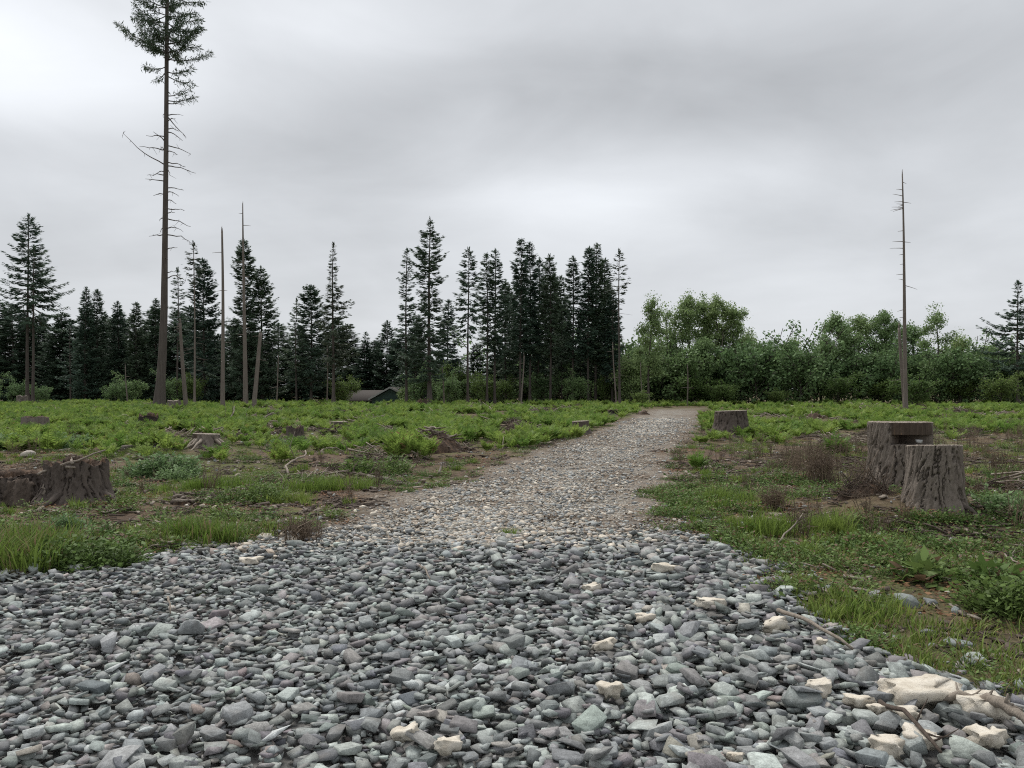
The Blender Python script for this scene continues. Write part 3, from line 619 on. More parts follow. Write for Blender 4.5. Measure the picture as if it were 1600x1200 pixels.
# ---- conifers that can be told apart: (px, top row, distance, crown half width px, crown base row, trunk half width px, leaf, options, label)
def fir(seed, px, ytop, Y, hw, ycb, tr, label, leaf='fir', **kw):
    l = at_px(px, Y); H = Zp(ytop, Y) - l[2]; cb = (Zp(ycb, Y) - l[2]) / H
    kw.setdefault('trunkm', 'trunk_far')
    o = conifer(seed, l, H, tr * Y / FPX, leafm=leaf, cb=max(.06, cb), R=hw * (1.28 if kw.get('spacing', 1) < .4 else 1.1) * Y / FPX, **kw); o.rotation_euler = (0, 0, 0)
    return tag(o, label, 'conifer')
SP = dict(spacing=.62, per=4, fill=7, irregular=.5)      # sparse
DN = dict(spacing=.36, per=6, fill=10, irregular=.4)     # dense
fir(21, 43, 335, 84, 44, 505, 3.2, 'tall open fir at the left edge, the higher of the twin', spacing=.55, per=5, fill=8.5, droop=.35, irregular=.3, pw=.7, stubs=14)
fir(22, 51, 385, 83, 40, 500, 2.8, 'slimmer fir leaning on the right of the left edge twin', side=(0, .6), spacing=.6, per=4, fill=8, droop=.4, irregular=.35, pw=.6, stubs=10, lean=(.25, 0))
fir(23, 133, 450, 100, 19, 640, 2, 'dark pointed fir, left one of the close pair left of the tall fir', **DN)
fir(24, 153, 454, 102, 23, 640, 2, 'dark pointed fir, right one of the close pair left of the tall fir', **DN)
fir(25, 185, 472, 104, 19, 640, 2, 'small dark fir top right of the close pair in the left woods', **DN)
fir(26, 213, 474, 103, 22, 640, 2, 'dark fir standing just left of the tall bare fir', **DN)
fir(27, 243, 468, 104, 23, 640, 2, 'dark fir right behind the tall bare trunk', **DN)
fir(28, 277, 420, 88, 17, 540, 1.8, 'narrow ragged fir just right of the tall bare trunk', **SP, droop=.35)
fir(29, 304, 379, 80, 15, 440, 2.0, 'pale thin-topped tree with a light bare stem', 'fir_pale', spacing=.55, per=4, fill=9, trunkm='snag', stubs=20)
fir(30, 319, 405, 94, 30, 630, 2.4, 'dense dark fir behind the pale thin-topped tree', **DN, pw=.6)
fir(31, 381, 374, 92, 32, 640, 2.8, 'dense dark fir directly behind the tallest left snag', **DN, clump=.55, pw=.65)
fir(32, 409, 418, 94, 36, 640, 2.6, 'broad dark fir, right one of the pair behind the left snags', **DN, pw=.7)
fir(33, 463, 468, 90, 17, 590, 1.6, 'slim ragged fir leaning on the left of the broad dome-shaped fir', **SP)
fir(34, 486, 447, 92, 34, 600, 2.4, 'broad dome-topped dark fir left of the sparse pointed one', **DN, pw=.6)
fir(35, 521, 380, 82, 28, 570, 3.0, 'sparse grey-green pointed fir standing clear against the sky', 'fir_pale', spacing=.5, per=5, fill=9, side=(0, .35), droop=.2, irregular=.55, pw=.85, trunkm='trunk', stubs=8, clump=.5)
fir(36, 573, 520, 119, 18, 600, 1.6, 'small fir top peeping out left of the dome fir by the house', **SP)
fir(37, 604, 502, 119, 32, 640, 2.2, 'bushy dark fir rising behind the green house', **DN)
fir(38, 635, 390, 84, 23, 585, 2.6, 'slender fir with drooping tiers left of the clumpy tall fir', spacing=.55, per=5, fill=9, droop=.35, irregular=.45, pw=.6, clump=.7, trunkm='trunk', stubs=6)
fir(39, 671, 342, 82, 38, 590, 4.2, 'tallest clumpy fir in the middle of the tree line', spacing=.42, per=5, fill=11, droop=.25, irregular=.5, pw=.6, clump=.6, trunkm='trunk', stubs=10)
fir(40, 731, 388, 86, 24, 520, 2.3, 'narrow fir with drooping lower boughs right of the clumpy tall fir', spacing=.5, per=5, fill=9, droop=.5, irregular=.35, pw=.65, stubs=12)
fir(41, 761, 396, 90, 21, 545, 2.0, 'left one of the two slim firs standing close together', spacing=.48, per=5, fill=9, irregular=.4, pw=.6, stubs=14)
fir(42, 773, 390, 91, 24, 560, 2.2, 'right one of the two slim firs standing close together', spacing=.45, per=5, fill=9, irregular=.4, pw=.65, stubs=14)
ST = dict(spacing=.41, per=6, fill=10, irregular=.45, pw=.58, stubs=16, low=.7)
for i, (px, yt, Y, hw, ycb, lab) in enumerate([(813, 374, 92, 20, 545, 'first fir of the dark stand, its left corner'), (828, 380, 94, 19, 560, 'second fir of the dark stand, just inside its left corner'), (842, 404, 97, 17, 575, 'lower fir in the left half of the dark stand'),
        (860, 398, 93, 20, 550, 'round-topped fir in the middle of the dark stand'), (878, 432, 98, 16, 580, 'low fir filling the dip in the middle of the dark stand'), (895, 402, 94, 20, 560, 'fir with a blunt top right of the dip in the dark stand'), (919, 387, 93, 19, 555, 'left one of the highest pair in the right half of the dark stand'),
        (931, 381, 94, 21, 560, 'right one of the highest pair in the right half of the dark stand'), (946, 405, 95, 19, 575, 'fir stepping down at the right side of the dark stand'), (957, 455, 93, 17, 590, 'lowest fir closing the right corner of the dark stand')]):
    fir(50 + i, px, yt, Y, hw, ycb, 2.3, lab, **ST)
fir(61, 968, 390, 86, 17, 470, 2.2, 'thin half-bare fir standing alone beside the dark stand', 'fir_pale', spacing=.6, per=4, fill=4.5, droop=-.3, irregular=.5, pw=.6, stubs=40, trunkm='trunk')
fir(62, 1590, 440, 86, 40, 580, 2.6, 'dark layered fir cut by the right edge of the picture', spacing=.5, per=5, fill=10, irregular=.4, pw=.6, clump=.6)
fir(63, 1045, 540, 95, 20, 640, 2, 'small dark spruce among the leafy trees', **DN)
fir(64, 985, 543, 106, 12, 640, 1.4, 'little dark spruce tip right of the stand', **DN)
fir(65, 1400, 500, 112, 20, 640, 2, 'dark spruce top behind the lone right snag', **DN)
fir(66, 1560, 533, 104, 32, 640, 2, 'low dark fir left of the fir at the right edge', **DN)
fir(67, 110, 506, 96, 16, 600, 1.4, 'scraggly little fir beside the left edge twin', **SP)
fir(68, 700, 470, 100, 22, 600, 1.8, 'low dark fir in the gap right of the clumpy tall fir', **DN)
fir(69, 650, 500, 104, 26, 620, 1.8, 'low dark fir tucked behind the clumpy tall fir', **DN)
fir(70, 790, 440, 99, 18, 580, 1.8, 'low dark fir closing the gap left of the dark stand', **ST)
# ---- packed firs behind, copies of two trees
LM = [(47, 'the left edge twin'), (143, 'the close pair of dark firs'), (200, 'the thin brown pole'), (252, 'the tall bare fir'), (287, 'the left-leaning short snag'), (306, 'the pale thin-topped tree'), (347, 'the straight pale snag'), (381, 'the tallest left snag'), (402, 'the short thick snag'), (437, 'the thin grey pole'),
      (486, 'the dome-topped fir'), (521, 'the sparse pointed fir'), (573, 'the small fir top'), (607, 'the green house'), (635, 'the slender tiered fir'), (671, 'the tallest clumpy fir'), (693, 'the cut slim pole'), (731, 'the narrow drooping fir'), (767, 'the two slim firs'), (814, 'the left corner of the stand'), (860, 'the round-topped stand fir'), (895, 'the blunt-topped stand fir'),
      (925, 'the highest pair of the stand'), (968, 'the thin half-bare fir'), (1014, 'the twin-stemmed light tree'), (1046, 'the small dark spruce'), (1074, 'the thin grey snag'), (1098, 'the big leafy group'), (1124, 'the pale leaning snag'), (1146, 'the sloping leafy tree'), (1190, 'the low spreading tree'), (1241, 'the round-headed tree'), (1283, 'the slim pale tree'), (1310, 'the tall pale-topped tree'),
      (1343, 'the rounded clump'), (1380, 'the deep green dense tree'), (1413, 'the lone tall snag'), (1462, 'the airy drooping tree'), (1500, 'the yellowish low tree'), (1540, 'the low pale tree'), (1560, 'the low dark fir'), (1590, 'the right edge fir')]
USED = set()
def near_label(head, px):
    for x_, ph in sorted(LM, key=lambda q: abs(q[0] - px)):
        rel = 'in line with' if abs(px - x_) < 7 else ('just left of' if px < x_ else 'just right of')
        for r_ in (rel, 'beside', 'near', 'close to'):
            t_ = head + ', ' + r_ + ' ' + ph
            if t_ not in USED: USED.add(t_); return t_
protoA = conifer(301, (0, 0, -900), 14, .16, cb=.06, R=2.1, spacing=.36, per=6, fill=10, irregular=.45); protoC = conifer(303, (0, 0, -900), 14, .13, cb=.28, R=1.6, spacing=.36, per=6, fill=10, irregular=.45, pw=.6, low=.6, stubs=25); protoB = conifer(302, (0, 0, -900), 14, .15, cb=.05, R=2.5, spacing=.38, per=6, fill=9, irregular=.5, pw=.6)
rb = np.random.default_rng(8); first = {0: True, 1: True, 2: True}
def back_fir(px, ytop, Y, label, group, squeeze=1.0):
    j = 2 if 'stand' in label else int(rb.integers(0, 2)); src = (protoA, protoB, protoC)[j]
    o = src if first[j] else copy_tree(src); first[j] = False
    l = at_px(px, Y); o.location = l; H = Zp(ytop, Y) - l[2]; s = H / 14; o.scale = (s * squeeze, s * squeeze, s); o.rotation_euler = (0, 0, rb.uniform(0, 6.28)); tag(o, near_label(label, px), 'conifer', group)
for px in np.arange(-70, 300, 13): back_fir(px + rb.normal(0, 4), rb.uniform(478, 522) if px > 60 else rb.uniform(470, 500), rb.uniform(106, 120), 'dark fir packed in the left woods', 'packed firs of the left woods', 1.5)
for px in np.arange(300, 640, 15): back_fir(px + rb.normal(0, 4), rb.uniform(500, 545), rb.uniform(118, 126), 'low dark fir behind the trunks', 'low firs behind the snags', 1.6)
for px in np.arange(645, 805, 20): back_fir(px + rb.normal(0, 5), rb.uniform(535, 575), rb.uniform(112, 124), 'low distant fir in the middle', 'low firs behind the slim firs', 1.8)
for px in np.arange(800, 975, 15): back_fir(px + rb.normal(0, 4), rb.uniform(425, 500), rb.uniform(99, 112), 'dark fir inside the tall stand', 'firs inside the dark stand', .72)
for px in np.arange(1500, 1720, 26): back_fir(px + rb.normal(0, 4), rb.uniform(528, 556), rb.uniform(118, 128), 'low dark fir behind right shrubs', 'low firs at the right edge')
# ---- leafy trees on the right
def leafy(seed, px, ytop, Y, hw, label, leaf='leaf', **kw):
    l = at_px(px, Y); H = Zp(ytop, Y) - l[2]; o = broadleaf(seed, l, H, hw * Y / FPX, kw.pop('tr', 2.2) * Y / FPX, leafm=leaf, **kw); return tag(o, label, 'broadleaf tree')
leafy(401, 1014, 455, 84, 19, 'light green tree on twin bare stems beside the track end', tr=2.0, cb=.30, nleaf=4200, sig=.5, nlimb=16, lsize=.26, upright=.25)
leafy(402, 1046, 470, 94, 14, 'thin-crowned young tree right of the twin-stemmed one', nleaf=1500, sig=.5, lsize=.24)
leafy(403, 1059, 476, 95, 13, 'thin-crowned young tree left of the big leafy group', nleaf=1500, sig=.5, lsize=.24)
leafy(404, 1079, 450, 96, 24, 'leftmost tall tree of the big leafy group', cb=.18, nleaf=7000, sig=.5, nlimb=17, upright=1.25)
leafy(405, 1098, 456, 98, 24, 'tall tree in the middle of the big leafy group', cb=.2, nleaf=7000, sig=.5, nlimb=17, upright=1.25)
leafy(406, 1122, 458, 97, 28, 'broad tree with a forked dark limb in the big leafy group', cb=.22, nleaf=8000, sig=.5, tr=2.6, nlimb=17, upright=1.25)
leafy(407, 1146, 470, 98, 27, 'rightmost tree of the big leafy group, sloping to the right', cb=.12, nleaf=7500, sig=.5, nlimb=17, upright=1.25)
leafy(408, 1095, 530, 92, 22, 'low bright tree before the big leafy group', cb=.1, nleaf=5000, sig=.7)
leafy(409, 1190, 535, 94, 28, 'low spreading tree right of the big leafy group', 'leaf_dark', cb=.15, nleaf=5500, sig=.8, upright=.5)
leafy(410, 1215, 556, 96, 24, 'low arching tree before the round-headed one', 'leaf_dark', cb=.15, nleaf=5000, sig=.8, upright=.4)
leafy(411, 1241, 527, 97, 22, 'round-headed pale green tree between low trees', cb=.2, nleaf=5500, sig=.7)
leafy(412, 1283, 520, 98, 20, 'slim pale tree left of the rounded clump', cb=.15, nleaf=4000, sig=.65)
leafy(413, 1310, 487, 96, 26, 'tall pale-topped tree starting the rounded clump', cb=.12, nleaf=7000, sig=.5, nlimb=17, upright=1.25)
leafy(414, 1343, 490, 98, 27, 'second tree of the rounded clump, just left of the deep green one', cb=.12, nleaf=7000, sig=.5, nlimb=17, upright=1.25)
leafy(415, 1380, 483, 97, 28, 'deep green dense tree beside the lone right snag', 'leaf_dark', cb=.1, nleaf=8000, sig=.5, nlimb=17, upright=1.25)
leafy(416, 1425, 503, 99, 25, 'dense tree right behind the lone right snag', 'leaf_dark', cb=.1, nleaf=6500, sig=.5, nlimb=17, upright=1.25)
leafy(417, 1462, 474, 92, 27, 'airy tree with drooping branch tips right of the lone snag', cb=.25, nleaf=3200, sig=.5, lsize=.24, upright=.45)
leafy(418, 1500, 528, 97, 26, 'yellowish low tree right of the airy drooping one', cb=.1, nleaf=5500, sig=.75)
leafy(419, 1540, 540, 98, 24, 'low pale tree left of the low dark fir', cb=.1, nleaf=5000, sig=.75)
leafy(420, 1165, 520, 104, 22, 'low tree showing right of the big leafy group', cb=.1, nleaf=4500, sig=.75)
leafy(421, 985, 565, 90, 22, 'bright green young tree at the right foot of the dark stand', cb=.06, nleaf=5000, sig=.7, tr=1.2)
protoL = broadleaf(430, (0, 0, -900), 7, 2.8, .12, 'leaf_dark', cb=.08, nleaf=6000, sig=.7, nlimb=11); protoS = broadleaf(431, (0, 0, -900), 3.2, 2.0, .05, 'shrub', cb=.03, nleaf=2600, lsize=.2, sig=.36, nlimb=14, upright=1.3, name='shrub'); protoD = broadleaf(432, (0, 0, -900), 3.0, 2.1, .05, 'leaf_dark', cb=.03, nleaf=2600, lsize=.2, sig=.36, nlimb=14, upright=1.3, name='shrub')
fl = {}
def place(src, base_h, px, ytop, Y, label, cat, group, sq=1.0):
    o = src if src.name not in fl else copy_tree(src); fl[src.name] = 1
    l = at_px(px, Y); o.location = l; s = (Zp(ytop, Y) - l[2]) / base_h; o.scale = (s * sq, s * sq, s); o.rotation_euler = (0, 0, rb.uniform(0, 6.28)); tag(o, near_label(label, px), cat, group)
for px in np.arange(985, 1660, 24): place(protoL, 7, px + rb.normal(0, 6), rb.uniform(550, 590), rb.uniform(104, 118), 'low leafy tree of the right wood edge', 'broadleaf tree', 'filling trees of the right wood edge')
for px in np.arange(990, 1680, 19): place(protoD, 3.0, px + rb.normal(0, 9), rb.uniform(556, 606), rb.uniform(88, 102), 'dark rounded shrub', 'shrub', 'dark shrubs of the right wood edge', 1.0)
for px in np.arange(1000, 1680, 50): place(protoS, 3.2, px + rb.normal(0, 14), rb.uniform(594, 622), rb.uniform(76, 92), 'light green low shrub', 'shrub', 'light shrubs fringing the right field', 1.3)
for px in np.arange(-20, 260, 56): place(protoD, 3.0, px + rb.normal(0, 12), rb.uniform(602, 616), rb.uniform(88, 96), 'dark low shrub', 'shrub', 'dark shrubs of the left woods')
for px in (270, 300, 538, 662, 695, 705, 740, 765, 780, 850, 905, 955): place(protoS if rb.random() < .5 else protoD, 3.1, px + rb.normal(0, 3), rb.uniform(588, 607), rb.uniform(88, 98), 'small green bush between trunks', 'shrub', 'bushes between the trunks')
for px in np.arange(795, 985, 17): place(protoD, 3.0, px + rb.normal(0, 5), rb.uniform(575, 596), rb.uniform(114, 124), 'dim low shrub behind the stand', 'shrub', 'shrubs behind the dark stand', 1.2)
leafy(440, 648, 575, 118, 26, 'green leafy tree behind the house', 'leaf_dark', cb=.1, nleaf=4500, sig=.8)
leafy(441, 705, 565, 108, 24, 'green leafy tree between the clumpy fir and the slim ones', 'leaf_dark', cb=.1, nleaf=4500, sig=.8)
leafy(442, 634, 602, 101, 9, 'small yellow-green tree at the gable of the house', cb=.1, nleaf=1500, sig=.4, lsize=.2, tr=1.)
# ================================================================== green house beyond the field
def house():
    Y = 104.0; zx = lambda py: Zp(py, Y); xx_ = lambda px: X(px, Y); base = float(zg(xx_(605), Y)) - .2
    root = empty('house', (xx_(605), Y, base)); ox, oz = xx_(605), base
    wallm = plain('green painted siding', (.050, .088, .078), (.064, .105, .094), 3); roofm = plain('weathered brown shingles', (.045, .038, .034), (.072, .062, .055), 8); trim = plain('pale trim', (.34, .36, .35), (.44, .45, .44), 5)
    gx0, gx1, gp, ze, za = xx_(576) - ox, xx_(646) - ox, xx_(610) - ox, zx(624) - oz, zx(606.5) - oz
    dp = 9.0
    def prism(name, pts, y0, y1, mat, par):
        n = len(pts); V = [(a, y0, b) for a, b in pts] + [(a, y1, b) for a, b in pts]; tb = TB()
        F = [(i, (i + 1) % n, n + (i + 1) % n, n + i) for i in range(n)]; tb.add(V, np.array(F)); cap = [(0, i + 1, i) for i in range(1, n - 1)] + [(n, n + i, n + i + 1) for i in range(1, n - 1)]
        tb.add(V, np.array(cap)); return tb.build(name, mat, par)
    prism('wall', [(gx0 + .4, 0), (gx1 - .4, 0), (gx1 - .4, ze), (gp, za - .12), (gx0 + .4, ze)], 0, dp, wallm, root)
    for i in range(9):                      # lap siding boards on the gable end
        z = .15 + i * .27
        prism('siding_board', [(gx0 + .42, z), (gx1 - .42, z), (gx1 - .42, z + .24), (gx0 + .42, z + .24)], -.025, -.002, wallm, root)
    for s, e in ((-1, gx0), (1, gx1)):
        roof = prism('roof', [(gp, za), (e, ze - .12), (e, ze + .06), (gp, za + .18)], -.45, dp + .4, roofm, root)
        prism('fascia', [(gp, za - .02), (e, ze - .14), (e, ze + .09), (gp, za + .21)], -.50, -.46, trim, roof)
    wx0, wx1, wr, we = xx_(535) - ox, gx0 + 1.0, zx(609.5) - oz, zx(626) - oz
    wg = prism('wing_wall', [(wx0, 0), (wx1, 0), (wx1, we), (wx0, we)], 3.2, 8.6, wallm, root)
    V = np.array([(wx0 - .3, 2.8, we), (wx1 + 3.2, 2.8, we), (wx1 + 3.2, 6.0, wr), (wx0 - .3, 6.0, wr), (wx0 - .3, 9.2, we), (wx1 + 3.2, 9.2, we)]); V = np.vstack([V, V - [0, 0, .16]])
    mk('wing_roof', V, [(0, 1, 2, 3), (3, 2, 5, 4), (6, 9, 8, 7), (9, 10, 11, 8), (0, 6, 7, 1), (4, 5, 11, 10), (0, 3, 9, 6), (3, 4, 10, 9), (1, 7, 8, 2), (2, 8, 11, 5)], roofm, root)
    w_ = prism('window', [(gx0 + 1.6, ze - 1.7), (gx0 + 2.5, ze - 1.7), (gx0 + 2.5, ze - .6), (gx0 + 1.6, ze - .6)], -.06, -.028, plain('dark pane', (.02, .025, .03), (.03, .035, .04), 2, .15), root)
    tag(root, 'dark green house with pale gable edges half hidden behind the field', 'house')
house()

# ================================================================== stumps
def stump(seed, loc, R, H, flare=.35, mat='bark', nth=56, nz=16, fur=.05, top='cut', tilt=(0, 0), notch=None, lobes=5, label='', cat='stump', jag=0.0, wood_side=None, sq=1.0, mark=True, taper=.04, name='tree_stump'):
    rng = np.random.default_rng(seed); root = empty(name, loc); ph = rng.uniform(0, 6.28, 6)
    th = np.arange(nth) * 2 * pi / nth
    zl = np.linspace(0, 1, nz)
    if notch: zl = np.unique(np.concatenate([zl, np.array([notch[2] - .008, notch[2], notch[3], notch[3] + .008])]))
    nz = len(zl); TH, ZL = np.meshgrid(th, zl)
    rim = H * (1 + jag * (fbm(np.cos(TH) * 2.2 + seed, np.sin(TH) * 2.2 + seed, 3) - .5) * 2 + jag * .7 * (vn(TH * 5.1, seed + TH * 0) - .5)); Zc = -.25 + (rim + .25) * ZL; z01 = np.clip(Zc / H, 0, 1)
    lob = sum(np.cos(TH * m + ph[m - 1]) / m for m in range(2, lobes + 1)) * .5
    fl = np.exp(-z01 / .22); r = R * (1 + taper * (1 - z01)) * (1 + flare * fl * (1 + .75 * lob)) * (1 + .04 * lob)
    nf_ = max(9, int(R * 44)); cth, sth = np.cos(TH), np.sin(TH)
    fx = TH / (2 * pi) * nf_; wob = (fbm(cth * 2.5 + seed + 9, sth * 2.5 + Zc * 2.2, 3) - .5) * 2.6 + (fbm(cth * 12 + seed, sth * 12 + Zc * 16, 3) - .5) * 1.1
    rid = np.abs(((fx + wob) % 1) - .5) * 2; fis = np.clip(1 - rid / .30, 0, 1) ** .8 * sstep(.34, .50, fbm(cth * 6 + seed, sth * 6 + Zc * 3 + 40, 3))
    pl = .45 * fbm(cth * 7 + 7 * seed, sth * 7 + Zc / R * 1.6, 4) + .55 * np.floor(fbm(cth * 16 + seed, sth * 16 + Zc * 13, 3) * 7) / 7
    r = r - fis * fur * R * 1.9 + (pl - .5) * fur * R * 3.0
    furv = np.clip(fis * .8 + (pl < .34) * .3, 0, 1); woodv = np.zeros_like(r)
    if wood_side is not None:
        ws = np.exp(-(((TH - wood_side[0] + pi) % (2 * pi) - pi) / wood_side[1]) ** 2); woodv = np.maximum(woodv, (ws > .4) * .9); r = r * (1 - .05 * (ws > .4)); furv = furv * (1 - (ws > .4))
    if notch:
        a0, a1, z0, z1 = notch; da = (TH - (a0 + a1) / 2 + pi) % (2 * pi) - pi; ina = np.abs(da) < (a1 - a0) / 2; sl = ina & (ZL > z0 - .001) & (ZL < z1 + .001)
        up = ina & (ZL > z1 + .002); r = np.where(sl, r * .12, r); r = np.where(up, R * .93 + (pl - .5) * .03, r); woodv = np.where(up, 1.0, woodv); furv = np.where(up | sl, 0, furv); woodv = np.where(sl, .9, woodv)
    V = np.stack([np.cos(TH) * r, np.sin(TH) * r * sq, Zc + tilt[0] * np.cos(TH) * r * z01 + tilt[1] * np.sin(TH) * r * z01], -1).reshape(-1, 3)
    i = np.arange(nz - 1)[:, None] * nth; j = np.arange(nth)[None]; j2 = (j + 1) % nth
    Fq = np.stack([i + j, i + j2, i + nth + j2, i + nth + j], -1).reshape(-1, 4)
    mk('bark', V, Fq, M[mat], root, attrs={'fur': ('FLOAT', furv.ravel()), 'wood': ('FLOAT', woodv.ravel())})
    # top
    Vr = V[-nth:]; cen = np.array([0, 0, Vr[:, 2].mean()])
    rings = [1.0, .985, .9, .75, .55, .3] if top != 'hollow' else [1.0, .9, .78, .72, .55, .3]
    dz = [0, .006, .008, .006, .008, .006] if top == 'cut' else [0, -.02, -.10, -.45, -.52, -.55]
    W = []; rr_ = np.random.default_rng(seed + 5)
    for q, d in zip(rings, dz):
        p = cen + (Vr - cen) * q; p[:, 2] = Vr[:, 2] * q + cen[2] * (1 - q) + (d if top == 'cut' else d * H) + rr_.normal(0, .004 if top == 'cut' else .035 * H, nth) * (q < .99); W.append(p)
    W.append(np.array([[0, 0, cen[2] + (.005 if top == 'cut' else -.55 * H)]])); Wv = np.vstack(W); nr = len(rings)
    i = np.arange(nr - 1)[:, None] * nth; Fq = np.stack([i + j, i + j2, i + nth + j2, i + nth + j], -1).reshape(-1, 4)
    tb = TB(); tb.add(Wv, Fq); jj = np.arange(nth); tb.F.append(np.stack([(nr - 1) * nth + jj, (nr - 1) * nth + (jj + 1) % nth, np.full(nth, nr * nth)], -1))
    tb.build('cut_top' if top == 'cut' else 'hollow_top', M['cut' if top == 'cut' else 'rot'], root, smooth=(top == 'cut'))
    if label: tag(root, label, cat)
    return root
def roots(rng, root, R, n, mat, L=(.3, .8), up=.1, nm='root'):
    for i in range(n):
        a = rng.uniform(0, 6.28); l = rng.uniform(*L); s = np.linspace(0, 1, 6); d = np.array([math.cos(a), math.sin(a), 0]); sd_ = np.array([-d[1], d[0], 0]) * rng.normal(0, .25) * l
        p = np.outer(R * .7 + s * l, d) + np.outer(s ** 2, sd_); p[:, 2] = up * (1 - s) ** 1.5 * 1.6 - .04 * s + rng.normal(0, .012, 6)
        V, F = tube(p, np.linspace(.05, .012, 6) * (.6 + R), 6); mk(nm, V, F, M[mat], root, smooth=True)
def gz_at(px, py, dz=0): x, y = PG(px, py); return (x, y, float(zg(x, y)) + dz)
def on(px, Y): x = X(px, Y); return (x, Y, float(zg(x, Y)))
rs = np.random.default_rng(55)
# right pair
l1 = on(1460, 9.75); H1 = Zp(697, 9.75) - l1[2]
s1 = stump(601, l1, .302, H1, .24, 'bark', 300, 90, .065, tilt=(0, -.09), label='round sawn stump with thick grey bark, the front one of the right pair', lobes=5)
roots(rs, s1, .33, 5, 'bark_dark', (.15, .4), .06)
l2 = on(1407, 11.4); H2 = Zp(660, 11.4) - l2[2]
s2 = stump(602, l2, .415, H2, .12, 'bark', 300, 80, .06, tilt=(0, -.02), notch=(-pi / 2 - .75, -pi / 2 + 1.05, .765, .86), label='tall stump with a dark saw slot under its rim, behind the round one')
roots(rs, s2, .42, 4, 'bark_dark', (.2, .5), .06)
v, f = hull_stone(911, 14, .6, True); o = mk('wedged_rock', v * .13, f, M['stone'], None, attrs={'col': ('FLOAT_COLOR', np.tile((.42, .42, .41, 1), (len(v), 1)))}); a_ = -pi / 2 + .25
o.location = (l2[0] + math.cos(a_) * .36, l2[1] + math.sin(a_) * .36, l2[2] - .25 + (H2 + .25) * .80); tag(o, 'pale rock wedged in the slot of the tall notched stump', 'rock')
# left hollow pair
l3 = on(120, 11.0); H3 = Zp(721, 11.0) - l3[2]
s3 = stump(603, l3, .40, H3, .42, 'bark_dark', 240, 60, .06, 'hollow', jag=.15, label='wide dark hollow stump with sticks on its rim, near the left edge', lobes=6, sq=.95)
roots(rs, s3, .5, 5, 'bark_dark', (.3, .7), .09)
for i, (a, b, c, d) in enumerate([(95, 727, 170, 703), (105, 729, 148, 727), (112, 724, 124, 713), (60, 742, 100, 730), (72, 770, 82, 744)]):
    p0 = np.array([X(a, 10.65), 10.62, Zp(b, 10.65)]); p1 = np.array([X(c, 10.9), 10.75, Zp(d, 10.8)]); s = np.linspace(0, 1, 6)[:, None]
    V, F = tube(p0 + s * (p1 - p0) + rs.normal(0, .012, (6, 3)), np.linspace(.022, .009, 6), 5); o = mk('stick', V - p0, F, M['stick'], None); o.location = p0
    tag(o, ['long forked-looking stick slanting over the rim of the hollow stump', 'pale stick lying along the front rim of the hollow stump', 'short pale stick poking out of the hollow stump', 'thin stick bridging the two left stumps', 'thin upright stick against the front of the hollow stump'][i], 'stick')
l4 = on(18, 11.4); H4 = Zp(740, 11.4) - l4[2]
s4 = stump(604, l4, .46, H4, .30, 'bark_dark', 160, 40, .06, 'hollow', jag=.08, label='low dark stump cut by the left edge, joined to the hollow one', lobes=6)
# leaning bark slab
def slab(name, loc, w_, h_, t_, rot, mat, label, cat, seed):
    r = np.random.default_rng(seed); nx, nz = 10, 10; V = []; 
    for y in (0, 1):
        for i in range(nz):
            for j in range(nx): V.append(((j / (nx - 1) - .5) * w_ * (1 - .25 * i / nz) + r.normal(0, .01), (y - .5) * t_ + r.normal(0, .012) + .04 * math.sin(j * .9), i / (nz - 1) * h_ + (r.normal(0, .03) if i in (0, nz - 1) else 0)))
    F = []; n = nx * nz
    for i in range(nz - 1):
        for j in range(nx - 1):
            a = i * nx + j; F.append((a, a + 1, a + nx + 1, a + nx)); F.append((n + a, n + a + nx, n + a + nx + 1, n + a + 1))
    per = [j for j in range(nx)] + [i * nx + nx - 1 for i in range(1, nz)] + [(nz - 1) * nx + j for j in range(nx - 2, -1, -1)] + [i * nx for i in range(nz - 2, 0, -1)]
    for a, b in zip(per, per[1:] + per[:1]): F.append((a, n + a, n + b, b))
    o = mk(name, V, F, M[mat], None); o.location = loc; o.rotation_euler = rot; tag(o, label, cat); return o
slab('bark_slab', (l3[0] - .46, 10.35, float(zg(l3[0] - .46, 10.35)) - .02), .34, .36, .09, (-.35, .1, .15), 'stick_dark', 'broken grey-brown slab of bark leaning on the hollow stump', 'bark slab', 4)
# further stumps: (px, base row, top row, width px, ...)
def far_stump(seed, px, yb, yt, wpx, label, **kw):
    x, y = PG(px, yb); l = (x, y, float(zg(x, y))); H = max(.2, Zp(yt, y) - l[2]); return stump(seed, l, wpx * .5 * y / FPX, H, label=label, **kw), y
t, _ = far_stump(610, 322, 706, 678, 42, 'low sawn stump with pale roots spreading left, mid left of the field', mat='bark', flare=.35, tilt=(-.04, -.03), wood_side=(pi + .6, .7), nth=90, nz=24); roots(rs, t, .42, 7, 'stick', (.4, 1.0), .14)
far_stump(611, 55, 676, 652, 38, 'weathered grey stump among ferns near the left edge', mat='snag', jag=.12, top='hollow', flare=.2)
far_stump(612, 233, 664, 650, 30, 'charred black jagged stump in the left ferns', mat='bark_char', jag=.55, top='hollow', flare=.7)
far_stump(613, 461, 688, 668, 26, 'splintered brown stump left of the root mound', mat='bark_dark', jag=.25, top='hollow', flare=.6)
far_stump(614, 907, 676, 658, 26, 'small dark stump at the left edge of the track', mat='bark_dark', flare=.55, tilt=(.05, 0))
t, _ = far_stump(615, 1142, 679, 642, 48, 'big dark flared stump standing right of the track', mat='bark_dark', flare=.75, nth=110, nz=30, fur=.06, tilt=(.03, -.02)); roots(rs, t, .7, 5, 'bark_dark', (.4, .9), .12)
far_stump(616, 272, 642, 626, 20, 'low grey stump at the foot of the tall bare fir', mat='snag', flare=.15, jag=.1)
